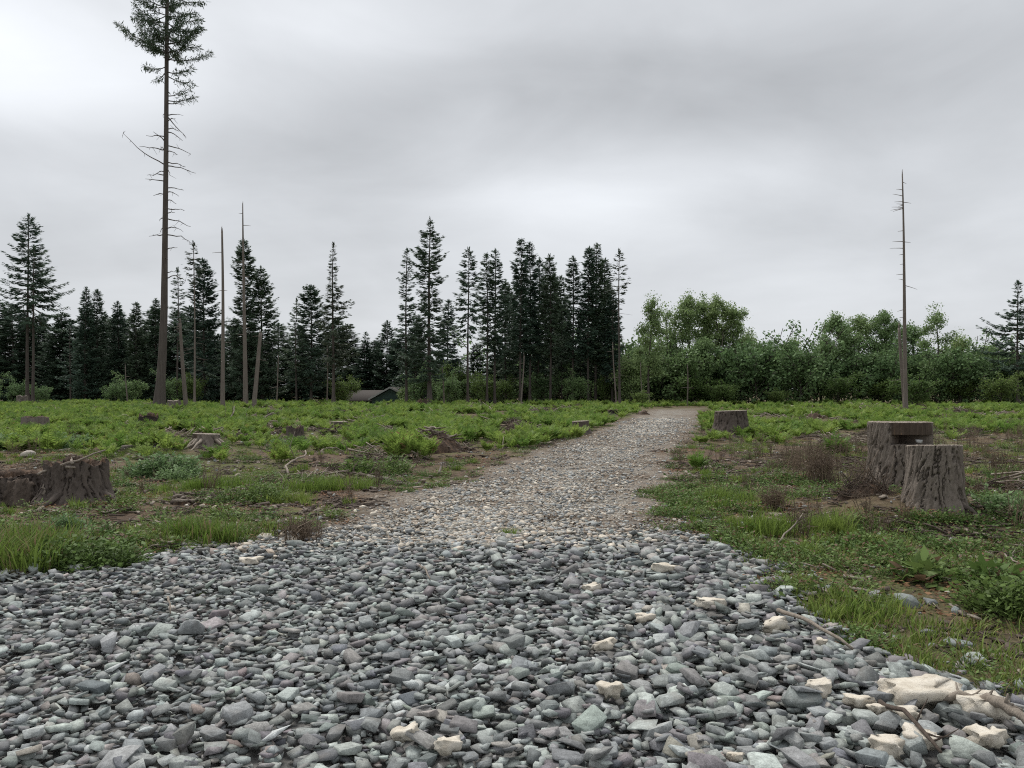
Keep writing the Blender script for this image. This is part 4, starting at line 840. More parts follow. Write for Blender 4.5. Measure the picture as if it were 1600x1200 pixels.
far_stump(617, 660, 641, 627, 20, 'reddish upturned stump on the skyline before the clumpy fir', mat='bark_dark', flare=.6, jag=.6, top='hollow', wood_side=(-1.5, 1.0))
far_stump(618, 35, 636, 619, 16, 'small grey stump under the left edge twin', mat='snag', flare=.2, jag=.15)
far_stump(619, 530, 668, 659, 26, 'pale flat-cut low stump far out in the ferns', mat='bark_dark', flare=.2)
far_stump(620, 960, 650, 641, 22, 'dark low stump left of the track end', mat='bark_char', flare=.5, jag=.3, top='hollow')
far_stump(621, 130, 655, 644, 22, 'low dark stump between the grey and the charred one', mat='bark_dark', flare=.6, jag=.4, top='hollow')
far_stump(622, 318, 652, 644, 20, 'low black stump behind the pale-rooted one', mat='bark_char', flare=.5, jag=.4, top='hollow')
far_stump(623, 540, 640, 631, 18, 'small dark stump below the sparse pointed fir', mat='bark_dark', flare=.5, jag=.3, top='hollow')
far_stump(624, 1472, 656, 648, 16, 'low reddish stump in the far right field', mat='bark_dark', flare=.6, jag=.5, top='hollow', wood_side=(-1.5, 1.2))
far_stump(625, 1232, 640, 634, 14, 'tiny dark stump far off right of the big flared one', mat='bark_dark', flare=.5, jag=.3)

# ================================================================== pale limestone blocks on the apron
def top_at(px, py):                          # a point on the stone surface seen at that row
    x, y = PG(px, py, .10); H_, a0, b0, rs_ = HM; i = int((y - b0) / rs_); j = int((x - a0) / rs_); h = H_[max(0, i - 3):i + 4, max(0, j - 3):j + 4]; return x, y, float(zg(x, y)) + .06 + (min(.10, float(h.mean())) if h.size else .06)
def lime_rock(seed, w_, dims):
    r = np.random.default_rng(seed); bm = bmesh.new(); bmesh.ops.create_icosphere(bm, subdivisions=3, radius=1)
    for v in bm.verts:
        c = np.array(v.co); c = np.sign(c) * np.abs(c) ** .8; n_ = fbm(c[0] * 1.7 + seed, c[1] * 1.7 + c[2] * 1.3 + seed, 3) - .5; m_ = fbm(c[0] * 5 + c[2] * 3 + seed, c[1] * 5 - c[2] * 2, 2) - .5
        k_ = abs(fbm(c[0] * 3.3 - c[2] * 2 + seed, c[1] * 3.3 + seed, 2) - .5); c = c * (1 + 1.1 * n_ + .6 * m_ - .9 * k_); c[2] = min(c[2], .52 + .6 * n_); v.co = c * np.array(dims) * w_ * .5
    V = np.array([v.co[:] for v in bm.verts]); F = np.array([[v.index for v in f.verts] for f in bm.faces]); bm.free(); return V, F
for i, (px, py, wp, dm, lab) in enumerate(LIME):
    x, y, z = top_at(px, py); w_ = wp * y / FPX; V, F = lime_rock(700 + i, w_ * 1.05, dm); o = mk('limestone_rock', V, F, M['lime'], None, smooth=False); o.location = (x, y, z + w_ * dm[2] * .24); o.rotation_euler = (rs.normal(0, .12), rs.normal(0, .12), rs.normal(0, .3)); tag(o, lab, 'rock', 'cream limestone rocks on the gravel')
# grey rocks lying in the grass on the right, pale boulders on the left
for i, (px, py, wp, c, lab) in enumerate([(1497, 993, 46, (.25, .27, .27), 'large grey rock with a peaked top in the grass by the gravel'), (1375, 846, 17, (.36, .38, .37), 'pale upright rock on the slope below the stumps'), (1437, 868, 24, (.34, .36, .34), 'pale low rock left of the dark log in the grass'),
        (1475, 878, 30, (.13, .13, .135), 'dark slanting rock beside the broad-leaved weed'), (1408, 897, 24, (.30, .33, .31), 'pale rock in the grass left of the broad-leaved weed'), (1558, 888, 24, (.20, .215, .225), 'blue-grey rock on the brown patch at the right edge'),
        (1493, 950, 18, (.32, .35, .35), 'light upright rock right of the flat grey rocks'), (1418, 937, 38, (.23, .25, .24), 'flat grey rock half sunk in the grass'), (1455, 937, 26, (.19, .2, .2), 'smaller flat grey rock next to the half sunk one'), (1370, 928, 24, (.24, .25, .24), 'small grey rock at the left end of the sunk row'),
        (1240, 852, 34, (.17, .18, .185), 'dark grey rock at the grassy corner of the gravel'), (1216, 856, 22, (.2, .215, .21), 'grey rock touching the dark one at the grassy corner'), (1520, 1018, 40, (.33, .36, .33), 'long pale rock lying flat at the gravel edge'), (1448, 976, 24, (.17, .17, .18), 'dark grey rock rising from the grass edge'),
        (1134, 734, 8, (.42, .41, .39), 'single whitish cobble in the grass right of the track'), (335, 806, 14, (.47, .41, .29), 'upright tan cobble by the dark bark pile'), (318, 801, 18, (.34, .29, .23), 'flat tan cobble left of the upright one'), (44, 716, 24, (.42, .38, .33), 'pale flat boulder behind the left edge stump'), (96, 706, 12, (.42, .38, .33), 'small pale boulder behind the hollow stump'), (390, 746, 10, (.45, .39, .29), 'small tan cobble right of the bright grass tuft')]):
    x, y = PG(px, py); w_ = wp * y / FPX; v, f = hull_stone(800 + i, 20 if i > 13 else 15, .66 if i in (1, 6, 15) else .5, True); v = v * w_
    if i in (1, 6, 15): v = v[:, [1, 2, 0]]; f = f[:, ::1]
    o = mk('rock', v, f, M['stone'], None, attrs={'col': ('FLOAT_COLOR', np.tile((*c, 1), (len(v), 1)))}, smooth=(i > 13)); o.location = (x, y, float(zg(x, y)) + np.ptp(v[:, 2]) * .3); o.rotation_euler = (0, 0, rs.uniform(-.5, .5)); tag(o, lab, 'rock')

# ================================================================== logs, sticks and brush
def stick_px(a, ya, b, yb, r, label, mat='stick', lift=.03, cat='stick', name='stick', twigs=0, wob=.03, on_gravel=False):
    zoff = .13 if on_gravel else 0
    (x0, y0), (x1, y1) = PG(a, ya, zoff), PG(b, yb, zoff); n = 9; s = np.linspace(0, 1, n); xs = x0 + s * (x1 - x0); ys = y0 + s * (y1 - y0); l = math.hypot(x1 - x0, y1 - y0)
    xs = xs + np.convolve(rs.normal(0, wob * l, n), [.25, .5, .25], 'same') * np.sin(s * pi); ys = ys + rs.normal(0, wob * l * .4, n) * np.sin(s * pi)
    zs = zg(xs, ys) + zoff + r * .8 + (lift * np.sin(s * pi) if lift < .1 else lift * s) + rs.normal(0, .006, n); p = np.stack([xs, ys, zs], -1); c = p[0].copy(); tb = TB(); tb.add(*tube(p - c, np.linspace(r, r * .55, n), 7))
    for i in range(twigs):
        b_ = p[rs.integers(2, n - 1)] - c; d = rs.normal(0, 1, 3); d[2] = abs(d[2]); tb.add(*tube(np.stack([b_, b_ + unit(d) * l * .12, b_ + unit(d + [.2, .1, .2]) * l * .24]), [r * .45, r * .3, r * .15], 4))
    o = tb.build(name, M[mat], None, smooth=True); o.location = c; tag(o, label, cat); return o
stick_px(1216, 948, 1332, 1006, .016, 'long thin stick lying across the gravel edge on the right', 'stick', on_gravel=True, lift=.03)
stick_px(1468, 1082, 1598, 1100, .020, 'upper grey driftwood branch at the right gravel edge', 'stick', on_gravel=True, twigs=4)
stick_px(1535, 1090, 1610, 1125, .032, 'thick splintered driftwood end at the right edge', 'stick', on_gravel=True, twigs=3, name='driftwood', cat='driftwood')
stick_px(1375, 1088, 1470, 1165, .013, 'dark curved twig beside the cream rocks', 'stick_dark', on_gravel=True, twigs=3)
stick_px(655, 880, 672, 900, .010, 'tiny pale twig on the far gravel', 'stick', on_gravel=True)
stick_px(262, 930, 266, 950, .009, 'tiny white twig on the left gravel', 'stick', on_gravel=True)
stick_px(190, 708, 265, 704, .07, 'weathered grey log lying behind the dark round bush', 'snag', name='log', cat='log', lift=0)
stick_px(240, 706, 330, 700, .045, 'thin grey log leading to the pale-rooted stump', 'snag', name='log', cat='log', lift=0)
stick_px(450, 740, 477, 722, .026, 'curved pale branch standing up on the bare soil', 'stick', lift=.22, wob=.10, twigs=1)
stick_px(500, 712, 530, 697, .035, 'short bleached branch on the soil left of the root mound', 'stick', lift=.05)
stick_px(575, 745, 628, 750, .05, 'bleached log with a broken end left of the track', 'snag', name='log', cat='log', twigs=2, lift=0)
stick_px(618, 756, 655, 748, .035, 'short forked log at the left edge of the track', 'snag', name='log', cat='log', twigs=3, lift=0)
stick_px(540, 738, 590, 746, .05, 'dark log leading into the bleached one', 'stick_dark', name='log', cat='log', twigs=4, lift=.03)
stick_px(563, 767, 597, 771, .018, 'thin stick lying below the bleached log', 'stick')
stick_px(686, 735, 690, 731, .03, 'small forked stub standing beside the track', 'snag', lift=.12, twigs=2)
stick_px(785, 700, 787, 698, .016, 'thin upright twig before the ferns left of the track', 'stick', lift=.3)
stick_px(1195, 860, 1255, 838, .012, 'pale bent twig rising from the grass corner', 'stick', lift=.22, twigs=2)
stick_px(1490, 912, 1540, 885, .016, 'pale straight stick in the right grass', 'stick', twigs=1)
stick_px(1500, 870, 1548, 882, .018, 'thick pale stick on the brown patch at the right', 'stick', twigs=3)
stick_px(1560, 860, 1598, 905, .010, 'thin curved stalk at the right edge', 'stick', lift=.12)
stick_px(1405, 655, 1480, 652, .06, 'pale log lying in the far right ferns', 'snag', name='log', cat='log')
stick_px(1335, 668, 1380, 662, .05, 'thin log behind the notched stump', 'snag', name='log', cat='log', lift=.1)
stick_px(295, 752, 312, 757, .018, 'short white stick left of the bright grass tuft', 'stick')
stick_px(195, 755, 230, 765, .022, 'pale stick right of the hollow stump', 'stick')
stick_px(0, 790, 30, 784, .016, 'brown stick on the soil at the left edge', 'stick')
stick_px(355, 664, 366, 660, .04, 'bleached forked branch upright in the left ferns', 'snag', lift=.8, twigs=2)
stick_px(398, 664, 428, 661, .05, 'pale crossed branch on a brown heap in the ferns', 'snag', lift=.5, twigs=2)
stick_px(575, 660, 602, 659, .10, 'cut log with a pale end in the middle ferns', 'snag', name='log', cat='log', lift=.3)
def brush(px, yb, wpx, hpx, n, label, mats=('stick_dark', 'stick'), seed=0, flat=1.0, r=(.012, .03), name='brush_pile', mound='rot', mound_h=.6):
    rng = np.random.default_rng(seed); x, y = PG(px, yb); root = empty(name, (x, y, float(zg(x, y)))); W = wpx * .5 * y / FPX; H = hpx * y / FPX * 1.15
    if mound:
        th = np.linspace(0, 2 * pi, 29)[:-1]; rr_ = np.linspace(0, 1, 9); T, Q = np.meshgrid(th, rr_); nn = fbm(np.cos(T) * Q * 3 + seed, np.sin(T) * Q * 3, 4)
        Vx = np.cos(T) * Q * W * .95; Vy = np.sin(T) * Q * W * .75; Vz = H * mound_h * (1 - Q ** 2) * (.55 + .9 * nn) - .12 * Q; nth = 28
        i = np.arange(8)[:, None] * nth; j = np.arange(nth)[None]; j2 = (j + 1) % nth
        mk('soil_heap', np.stack([Vx, Vy, Vz], -1).reshape(-1, 3), np.stack([i + j, i + nth + j, i + nth + j2, i + j2], -1).reshape(-1, 4), M[mound], root)
    for i in range(n):
        a = rng.uniform(0, 6.28); q = rng.random() ** .6; b = np.array([math.cos(a) * q * W * .8, math.sin(a) * q * W * .6, H * (1 - q) * rng.uniform(.2, .9)]); l = W * rng.uniform(.35, 1.0); ang = rng.normal(0, .6) + (0 if rng.random() < .6 else a)
        d = np.array([math.cos(ang), math.sin(ang) * .7, rng.normal(.05, .35) * flat]); s = np.linspace(-.5, .5, 5); p = b + np.outer(s * l, d) + rng.normal(0, .03 * l, (5, 3)); p[:, 2] = np.maximum(p[:, 2], .0)
        V, F = tube(p, np.linspace(1, .5, 5) * rng.uniform(*r), 5); mk('branch', V, F, M[mats[int(rng.random() < .35)]], root)
    root['reach'] = W; tag(root, label, 'brush pile'); return root
brush(288, 793, 64, 22, 30, 'dark heap of bark and branches by the tan cobbles', seed=1, r=(.015, .04))
brush(682, 706, 108, 42, 130, 'big tangled root mound behind the tall fern clump', seed=2, r=(.010, .035), mound_h=.62)
brush(725, 706, 46, 12, 18, 'low spill of roots right of the tangled root mound', seed=3)
brush(545, 748, 55, 16, 26, 'tangle of grey branches on the bare soil left of the track', seed=4)
brush(1272, 660, 40, 14, 24, 'reddish heap of slash in the middle of the right field', seed=5, r=(.02, .05))
brush(1352, 806, 112, 40, 200, 'dry brown brush leaning against the left of the stump pair', seed=6, r=(.003, .008), mats=('stick_dark', 'drystem'), mound_h=.45, flat=2.2)
brush(425, 664, 40, 12, 18, 'brown slash heap in the ferns right of the pale-rooted stump', seed=7, r=(.02, .05))
brush(245, 664, 42, 8, 14, 'scatter of branches around the charred stump', seed=8, r=(.02, .05))
brush(345, 662, 46, 9, 16, 'low slash heap behind the pale-rooted stump', seed=9, r=(.02, .05))
brush(1005, 648, 26, 9, 14, 'red-brown slash heap at the far end of the track', seed=10, r=(.03, .06))
brush(1100, 650, 40, 10, 20, 'brown heap left of the big flared stump', seed=11, r=(.02, .05))
brush(505, 640, 60, 7, 20, 'long low slash row on the far left field', seed=12, r=(.03, .06))
brush(770, 638, 60, 6, 18, 'low slash row in front of the two slim firs', seed=13, r=(.03, .06))
brush(1540, 655, 50, 9, 18, 'slash heap in the far right field near the edge', seed=14, r=(.03, .06))
brush(880, 642, 60, 5, 16, 'thin slash row before the dark stand', seed=15, r=(.03, .06))
brush(405, 642, 60, 5, 16, 'thin slash row under the left snags', seed=16, r=(.03, .06))
brush(1560, 870, 70, 18, 26, 'twiggy brown litter heap at the right edge', seed=17, r=(.006, .014), mats=('stick_dark', 'stick'), mound_h=.7)
brush(1500, 775, 50, 34, 40, 'dark twiggy brush behind the right of the round stump', seed=18, r=(.006, .014), mats=('stick_dark', 'drystem'))
# ================================================================== ground plants
def fern_proto(seed, nf=9, h=.5, npin=15):
    r = np.random.default_rng(seed); B = []; D = []; L = []; Nn = []; tb = TB()
    for i in range(nf):
        a = i * 2.4 + r.uniform(0, .8); l = h * r.uniform(.75, 1.2); el0 = r.uniform(1.1, 1.5); s = np.linspace(0, 1, 8); el = el0 - s * r.uniform(.3, 1.1); st = l / 7
        dh = np.array([math.cos(a), math.sin(a), 0]); p = np.zeros((8, 3)); p[0] = dh * r.uniform(0, .06)
        for k_ in range(1, 8): p[k_] = p[k_ - 1] + st * (dh * math.cos(el[k_]) + np.array([0, 0, math.sin(el[k_])]))
        q = np.repeat(np.linspace(.22, .98, npin), 2); sg = np.tile([-1, 1], npin)
        b = np.stack([np.interp(q, s, p[:, c]) for c in range(3)], -1); t = unit(np.stack([np.interp(q, s, np.gradient(p[:, c])) for c in range(3)], -1)); sd_ = unit(np.cross(t, [0, 0, 1.])) * sg[:, None]
        B.append(b); D.append(sd_ + t * .55 + r.normal(0, .12, b.shape)); L.append(l * .30 * np.sin(np.clip((1.02 - q) / .82, 0, 1) * pi / 2) ** .9 + .015); Nn.append(np.cross(sd_ * sg[:, None], t) + r.normal(0, .15, b.shape))
        tb.add(*tube(p, np.linspace(.006, .002, 8), 3, False))
    B = np.vstack(B); L = np.hstack(L); tb.add(*kites(B, np.vstack(D), np.vstack(Nn), L, L * .26, .35)); return np.vstack(tb.V), np.vstack(tb.F)
def grass_proto(seed, n=38, h=.2, rad=.09, lean=.5, w_=.007):
    r = np.random.default_rng(seed); a = r.uniform(0, 6.28, n); q = rad * r.random(n) ** .7; b = np.stack([np.cos(a) * q, np.sin(a) * q, np.zeros(n)], -1)
    a2 = a + r.normal(0, .9, n); hh = h * r.uniform(.45, 1.15, n); ln = lean * r.uniform(.2, 1.2, n); dh = np.stack([np.cos(a2), np.sin(a2), np.zeros(n)], -1); sd_ = np.stack([-np.sin(a2), np.cos(a2), np.zeros(n)], -1) * w_ * r.uniform(.7, 1.4, n)[:, None]
    m_ = b + dh * (hh * ln * .35)[:, None] + np.array([0, 0, 1.]) * (hh * .6)[:, None]; t = b + dh * (hh * ln)[:, None] + np.array([0, 0, 1.]) * hh[:, None]
    V = np.stack([b - sd_, b + sd_, m_ + sd_ * .8, m_ - sd_ * .8, t], 1).reshape(-1, 3); i = np.arange(n) * 5
    return V, np.vstack([np.stack([i, i + 1, i + 2], -1), np.stack([i, i + 2, i + 3], -1), np.stack([i + 3, i + 2, i + 4], -1)])
def weed_proto(seed, n=46, rad=.14, h=.12, ls=.055, stem=False):
    r = np.random.default_rng(seed); a = r.uniform(0, 6.28, n); q = rad * r.random(n) ** .55; z = h * r.random(n) ** 1.3 * (1 - .5 * (q / rad) ** 2)
    b = np.stack([np.cos(a) * q, np.sin(a) * q, z], -1); d = np.stack([np.cos(a + r.normal(0, .8, n)), np.sin(a + r.normal(0, .8, n)), r.uniform(-.1, .7, n)], -1); l = ls * r.uniform(.5, 1.3, n)
    tb = TB(); tb.add(*kites(b, d, r.normal(0, .4, (n, 3)) + [0, 0, 1], l, l * .55, .5))
    for i in range(0, n, 3): tb.add(*tube(np.stack([b[i] * [.3, .3, 0], b[i]]), [.003, .0015], 3, False))
    return np.vstack(tb.V), np.vstack(tb.F)
def stem_proto(seed, n=13, h=.5, rad=.14, side=4):
    r = np.random.default_rng(seed); tb = TB()
    for i in range(n):
        a = r.uniform(0, 6.28); q = rad * r.random(); hh = h * r.uniform(.5, 1.1); b = np.array([math.cos(a) * q, math.sin(a) * q, 0]); t = b + np.array([r.normal(0, .14), r.normal(0, .14), 1]) * hh
        m_ = (b + t) / 2 + r.normal(0, .02, 3); tb.add(*tube(np.stack([b, m_, t]), [.005, .004, .002], 3, False))
        for j in range(side):
            f_ = r.uniform(.35, 1); c = b + (t - b) * f_; tb.add(*tube(np.stack([c, c + np.array([r.normal(0, .06), r.normal(0, .06), r.uniform(.0, .08)])]), [.0035, .002], 3, False))
    return np.vstack(tb.V), np.vstack(tb.F)
def litter_proto(seed, n=13, rad=.25):
    r = np.random.default_rng(seed); tb = TB()
    for i in range(n):
        c = np.append(r.normal(0, rad * .5, 2), r.uniform(.0, .02)); a = r.uniform(0, 6.28); l = r.uniform(.04, .26) if i % 3 else r.uniform(.03, .07); d = np.array([math.cos(a), math.sin(a), r.normal(0, .12)])
        if i % 3: tb.add(*tube(np.stack([c - d * l / 2, c + r.normal(0, .012, 3), c + d * l / 2]), np.array([1, .9, .6]) * r.uniform(.003, .010), 4))
        else:
            s_ = np.array([-d[1], d[0], r.normal(0, .2)]) * l * .4; V = np.array([c - d * l - s_, c + d * l - s_ * .6, c + d * l * .9 + s_, c - d * l + s_]); V = np.vstack([V, V + [0, 0, .012]]); tb.add(V, np.array([(0, 3, 2, 1), (4, 5, 6, 7), (0, 1, 5, 4), (1, 2, 6, 5), (2, 3, 7, 6), (3, 0, 4, 7)]))
    return np.vstack(tb.V), np.vstack(tb.F)
def leaf_litter_proto(seed, n=34, rad=.2):
    r = np.random.default_rng(seed); b = np.stack([r.normal(0, rad * .55, n), r.normal(0, rad * .55, n), r.uniform(.003, .02, n)], -1); d = r.normal(0, 1, (n, 3)) * [1, 1, .2]; l = r.uniform(.02, .055, n); return kites(b, d, r.normal(0, .35, (n, 3)) + [0, 0, 1], l, l * .6, .5)
def scatter(name, protos, mat, P, yaw, scl, label, cat, tilt=.0, seed=0):
    """one object of kind stuff: the plants stand on the vertices of a point mesh"""
    r = np.random.default_rng(seed); n = len(P); coll = bpy.data.collections.new(name + ' plants')
    for i, (v, f) in enumerate(protos):
        o = mk('%s_plant_%02d' % (name, i), v, f, mat); COL.objects.unlink(o); coll.objects.link(o)
    rot = np.stack([r.normal(0, tilt, n), r.normal(0, tilt, n), yaw], -1)
    me = bpy.data.meshes.new(name); me.vertices.add(n); me.vertices.foreach_set('co', np.asarray(P, np.float32).ravel())
    for nm, ty, a, fld in (('rot', 'FLOAT_VECTOR', rot, 'vector'), ('scl', 'FLOAT', scl, 'value'), ('idx', 'INT', r.integers(0, len(protos), n), 'value')):
        at = me.attributes.new(nm, ty, 'POINT'); at.data.foreach_set(fld, np.asarray(a, np.int32 if ty == 'INT' else np.float32).ravel())
    o = bpy.data.objects.new(name, me); COL.objects.link(o); me.materials.append(mat)
    ng = bpy.data.node_groups.new(name + ' scatter', 'GeometryNodeTree'); ng.interface.new_socket('Geometry', in_out='INPUT', socket_type='NodeSocketGeometry'); ng.interface.new_socket('Geometry', in_out='OUTPUT', socket_type='NodeSocketGeometry')
    A = lambda t: ng.nodes.new(t); gi, go, ip, ci = A('NodeGroupInput'), A('NodeGroupOutput'), A('GeometryNodeInstanceOnPoints'), A('GeometryNodeCollectionInfo')
    ci.inputs['Collection'].default_value = coll; ci.inputs['Separate Children'].default_value = True; ci.inputs['Reset Children'].default_value = True; ip.inputs['Pick Instance'].default_value = True
    def na(nm, ty): q = A('GeometryNodeInputNamedAttribute'); q.data_type = ty; q.inputs['Name'].default_value = nm; return next(s for s in q.outputs if s.enabled and s.name == 'Attribute')
    e2r = A('FunctionNodeEulerToRotation'); lk = ng.links.new; lk(na('rot', 'FLOAT_VECTOR'), e2r.inputs[0]); lk(gi.outputs[0], ip.inputs['Points']); lk(ci.outputs[0], ip.inputs['Instance']); lk(na('idx', 'INT'), ip.inputs['Instance Index']); lk(e2r.outputs[0], ip.inputs['Rotation']); lk(na('scl', 'FLOAT'), ip.inputs['Scale']); lk(ip.outputs[0], go.inputs[0])
    md = o.modifiers.new('scatter', 'NODES'); md.node_group = ng
    tag(o, label, cat, kind='stuff'); return o
STUMPS = np.array([(o.location.x, o.location.y) for o in bpy.data.objects if o.name.startswith('tree_stump')])
HEAPS = np.array([(o.location.x, o.location.y, o['reach']) for o in bpy.data.objects if o.name.startswith('brush_pile')])
def bands(rng, bs, dens):
    out = []
    for y0, y1, d in bs:
        A_ = (y1 - y0) * (.66 * (y0 + y1) + 4); n = int(A_ * d); y = rng.uniform(y0, y1, n); x = rng.uniform(-1, 1, n) * (.66 * y + 2); k = rng.random(n) < dens(x, y); out.append(np.stack([x[k], y[k]], -1))
    P = np.vstack(out); dd = np.min(np.hypot(P[:, None, 0] - STUMPS[None, :, 0], P[:, None, 1] - STUMPS[None, :, 1]), 1); P = P[dd > .42 + .010 * P[:, 1]]
    hd = np.min(np.hypot(P[:, None, 0] - HEAPS[None, :, 0], (P[:, None, 1] - HEAPS[None, :, 1] + HEAPS[None, :, 2] * .5) * .8) - HEAPS[None, :, 2] * 1.05, 1); P = P[hd > 0]
    return np.column_stack([P, zg(P[:, 0], P[:, 1])])
off = lambda x, y, a=.12, t=.35: (poly_sd(x, y) < -a) & (trk_mask(x, y) < t)
gp = np.random.default_rng(21)
# bracken over the far field
def d_fern(x, y):
    n_ = fbm(x / 3.5 + 2, y / 3.5, 4); left = sstep(17.5, 24, y + (fbm(x / 4, y / 4 + 30) - .5) * 9) * (x < trk_x(y)); right = sstep(22, 34, y + (fbm(x / 4, y / 4) - .5) * 14) * (x > trk_x(y)) * .8
    clear = 1 - sstep(.47, .56, fbm(x / 2.6 + 71, y / 4.2 + 11, 3)); return (left + right) * sstep(.34, .54, n_) * off(x, y, .3, .05) * (.12 + .88 * clear)
Pf = bands(gp, [(15, 24, 9), (24, 42, 8), (42, 64, 4.5), (64, 92, 2.2)], d_fern); n = len(Pf)
scatter('bracken', [fern_proto(900 + i, 7 + i % 3, .42) for i in range(6)], M['fern'], Pf, gp.uniform(0, 6.28, n), gp.uniform(.4, 1.3, n) * (.75 + .6 * fbm(Pf[:, 0] / 2, Pf[:, 1] / 2)) * (1 + .25 * sstep(30, 70, Pf[:, 1])), 'bright green bracken covering the cleared field', 'bracken', .12, 1)
# grass
def d_grass(x, y): return np.where((x < trk_x(y)) & (poly_sd(x, y) < -1.5), .55, 1) * green_at(x, y) * sstep(.40, .60, fbm(x / .9 + 3, y / .9, 3)) * off(x, y, -.05, .3) + .02 * off(x, y)
Pg = bands(gp, [(4.2, 8.5, 50), (8.5, 13, 30), (13, 24, 11), (24, 50, 2.6)], d_grass); n = len(Pg)
scatter('grass', [grass_proto(950 + i, 40, .10, .12, 1.0, .004) for i in range(5)], M['grass'], Pg, gp.uniform(0, 6.28, n), gp.uniform(.45, 1.15, n), 'thin pale grass growing over the cleared soil', 'grass', .1, 2)
def d_lush(x, y): return sstep(.57, .67, fbm(x / 1.2 + 33, y / 1.2 + 4, 3)) * off(x, y, .02, .2) * np.where(x > 1.5, .9, .38) * (1 - .7 * sstep(17, 24, y))
Pg = bands(gp, [(4.2, 9, 26), (9, 16, 14), (16, 26, 6)], d_lush); n = len(Pg)
scatter('lush_grass', [grass_proto(960 + i, 50, .13, .10, .8, .0045) for i in range(5)], M['grass_bright'], Pg, gp.uniform(0, 6.28, n), gp.uniform(.5, 1.2, n), 'patches of fresh bright grass on the cleared soil', 'grass', .1, 3)
# low weeds
def d_weed(x, y): return sstep(.33, .53, fbm(x / 1.5 + 90, y / 1.5, 3)) * off(x, y, -.05, .55) * np.where((x > 1.5) & (y < 14), 1.2, np.where(poly_sd(x, y) > -1.3, .6, .30))
Pw = bands(gp, [(4.0, 9, 46), (9, 16, 26), (16, 30, 7), (30, 60, 1.2)], d_weed); n = len(Pw)
scatter('weeds', [weed_proto(970 + i, 100, .17, .07 + .03 * (i % 3), .028 + .010 * (i % 2)) for i in range(6)], M['weed'], Pw, gp.uniform(0, 6.28, n), gp.uniform(.6, 1.5, n), 'low creeping weeds between grass and litter', 'weeds', .08, 4)
# dead stems, mostly right of the track
def d_dry(x, y): return (sstep(.50, .64, fbm(x / 1.8 + 140, y / 1.8 + 9, 3)) * np.where(x > trk_x(y), 1.0, .18) + .9 * np.exp(-((x - 5.6) ** 2 / 1.2 + (y - 15.5) ** 2 / 5)) + .8 * np.exp(-((x - 7.2) ** 2 / 1.6 + (y - 9.6) ** 2 / 3))) * off(x, y, .3, .2)
Pd = bands(gp, [(6, 12, 4.5), (12, 20, 4.0), (20, 34, 1.8)], d_dry); n = len(Pd)
scatter('dead_weeds', [stem_proto(980 + i) for i in range(5)], M['drystem'], Pd, gp.uniform(0, 6.28, n), gp.uniform(.4, 1.0, n), 'standing dry brown weed stems right of the track', 'dead weeds', .12, 5)
# wood litter and dry leaves
def d_lit(x, y): return (.30 + .7 * sstep(.48, .62, fbm(x / 2.1 + 55, y / 2.1 + 77, 3))) * off(x, y, .15, .5) * (1 - .5 * ((x > 1.5) & (y < 9)))
Pl = bands(gp, [(5, 10, 12), (10, 18, 16), (18, 34, 5.5), (34, 66, 1.0)], d_lit); near = np.array([(l[0] + gp.normal(0, .55), l[1] - .15 + gp.normal(0, .5)) for l in (l1, l2, l3, l4) for _ in range(26)]); Pl = np.vstack([Pl, np.column_stack([near, zg(near[:, 0], near[:, 1])])]); n = len(Pl); h_ = gp.random(n) < .5
scatter('wood_litter', [litter_proto(990 + i) for i in range(6)], M['stick_dark'], Pl[h_], gp.uniform(0, 6.28, h_.sum()), gp.uniform(.6, 1.4, h_.sum()), 'dark twigs and bark chips littering the soil', 'litter', .05, 6)
scatter('bleached_litter', [litter_proto(1000 + i, 8) for i in range(6)], M['stick'], Pl[~h_], gp.uniform(0, 6.28, (~h_).sum()), gp.uniform(.5, 1.3, (~h_).sum()), 'bleached twigs and wood chips littering the soil', 'litter', .05, 7)
def d_ll(x, y): return sstep(.50, .66, fbm(x / 1.6 + 15, y / 1.6 + 37, 3)) * off(x, y, .1, .6)
Pr = bands(gp, [(4.5, 10, 10), (10, 20, 11), (20, 30, 3)], d_ll); near = np.array([(l[0] + gp.normal(0, .5), l[1] - .25 + gp.normal(0, .4)) for l in (l1, l2, l3, l4) for _ in range(22)]); Pr = np.vstack([Pr, np.column_stack([near, zg(near[:, 0], near[:, 1])])]); n = len(Pr)
scatter('dry_leaves', [leaf_litter_proto(1010 + i) for i in range(5)], M['redleaf'], Pr, gp.uniform(0, 6.28, n), gp.uniform(.6, 1.4, n), 'reddish dry leaves and needles on the soil', 'litter', .04, 8)
# red-brown litter across the track
def d_tl(x, y): return sstep(.44, .58, fbm(x / 1.1 + 61, y / 2.2 + 5, 3)) * (trk_mask(x, y) > .15) * (poly_sd(x, y) < .1) * (.35 + .65 * sstep(.5, 1.6, x - trk_x(y)))
Pr = bands(gp, [(8.5, 16, 26), (16, 32, 15), (32, 50, 4)], d_tl); n = len(Pr)
scatter('track_litter', [leaf_litter_proto(1020 + i, 40, .22) for i in range(5)], M['drystem'], Pr, gp.uniform(0, 6.28, n), gp.uniform(.6, 1.3, n), 'brown needle litter strewn over the gravel track', 'litter', .04, 9)

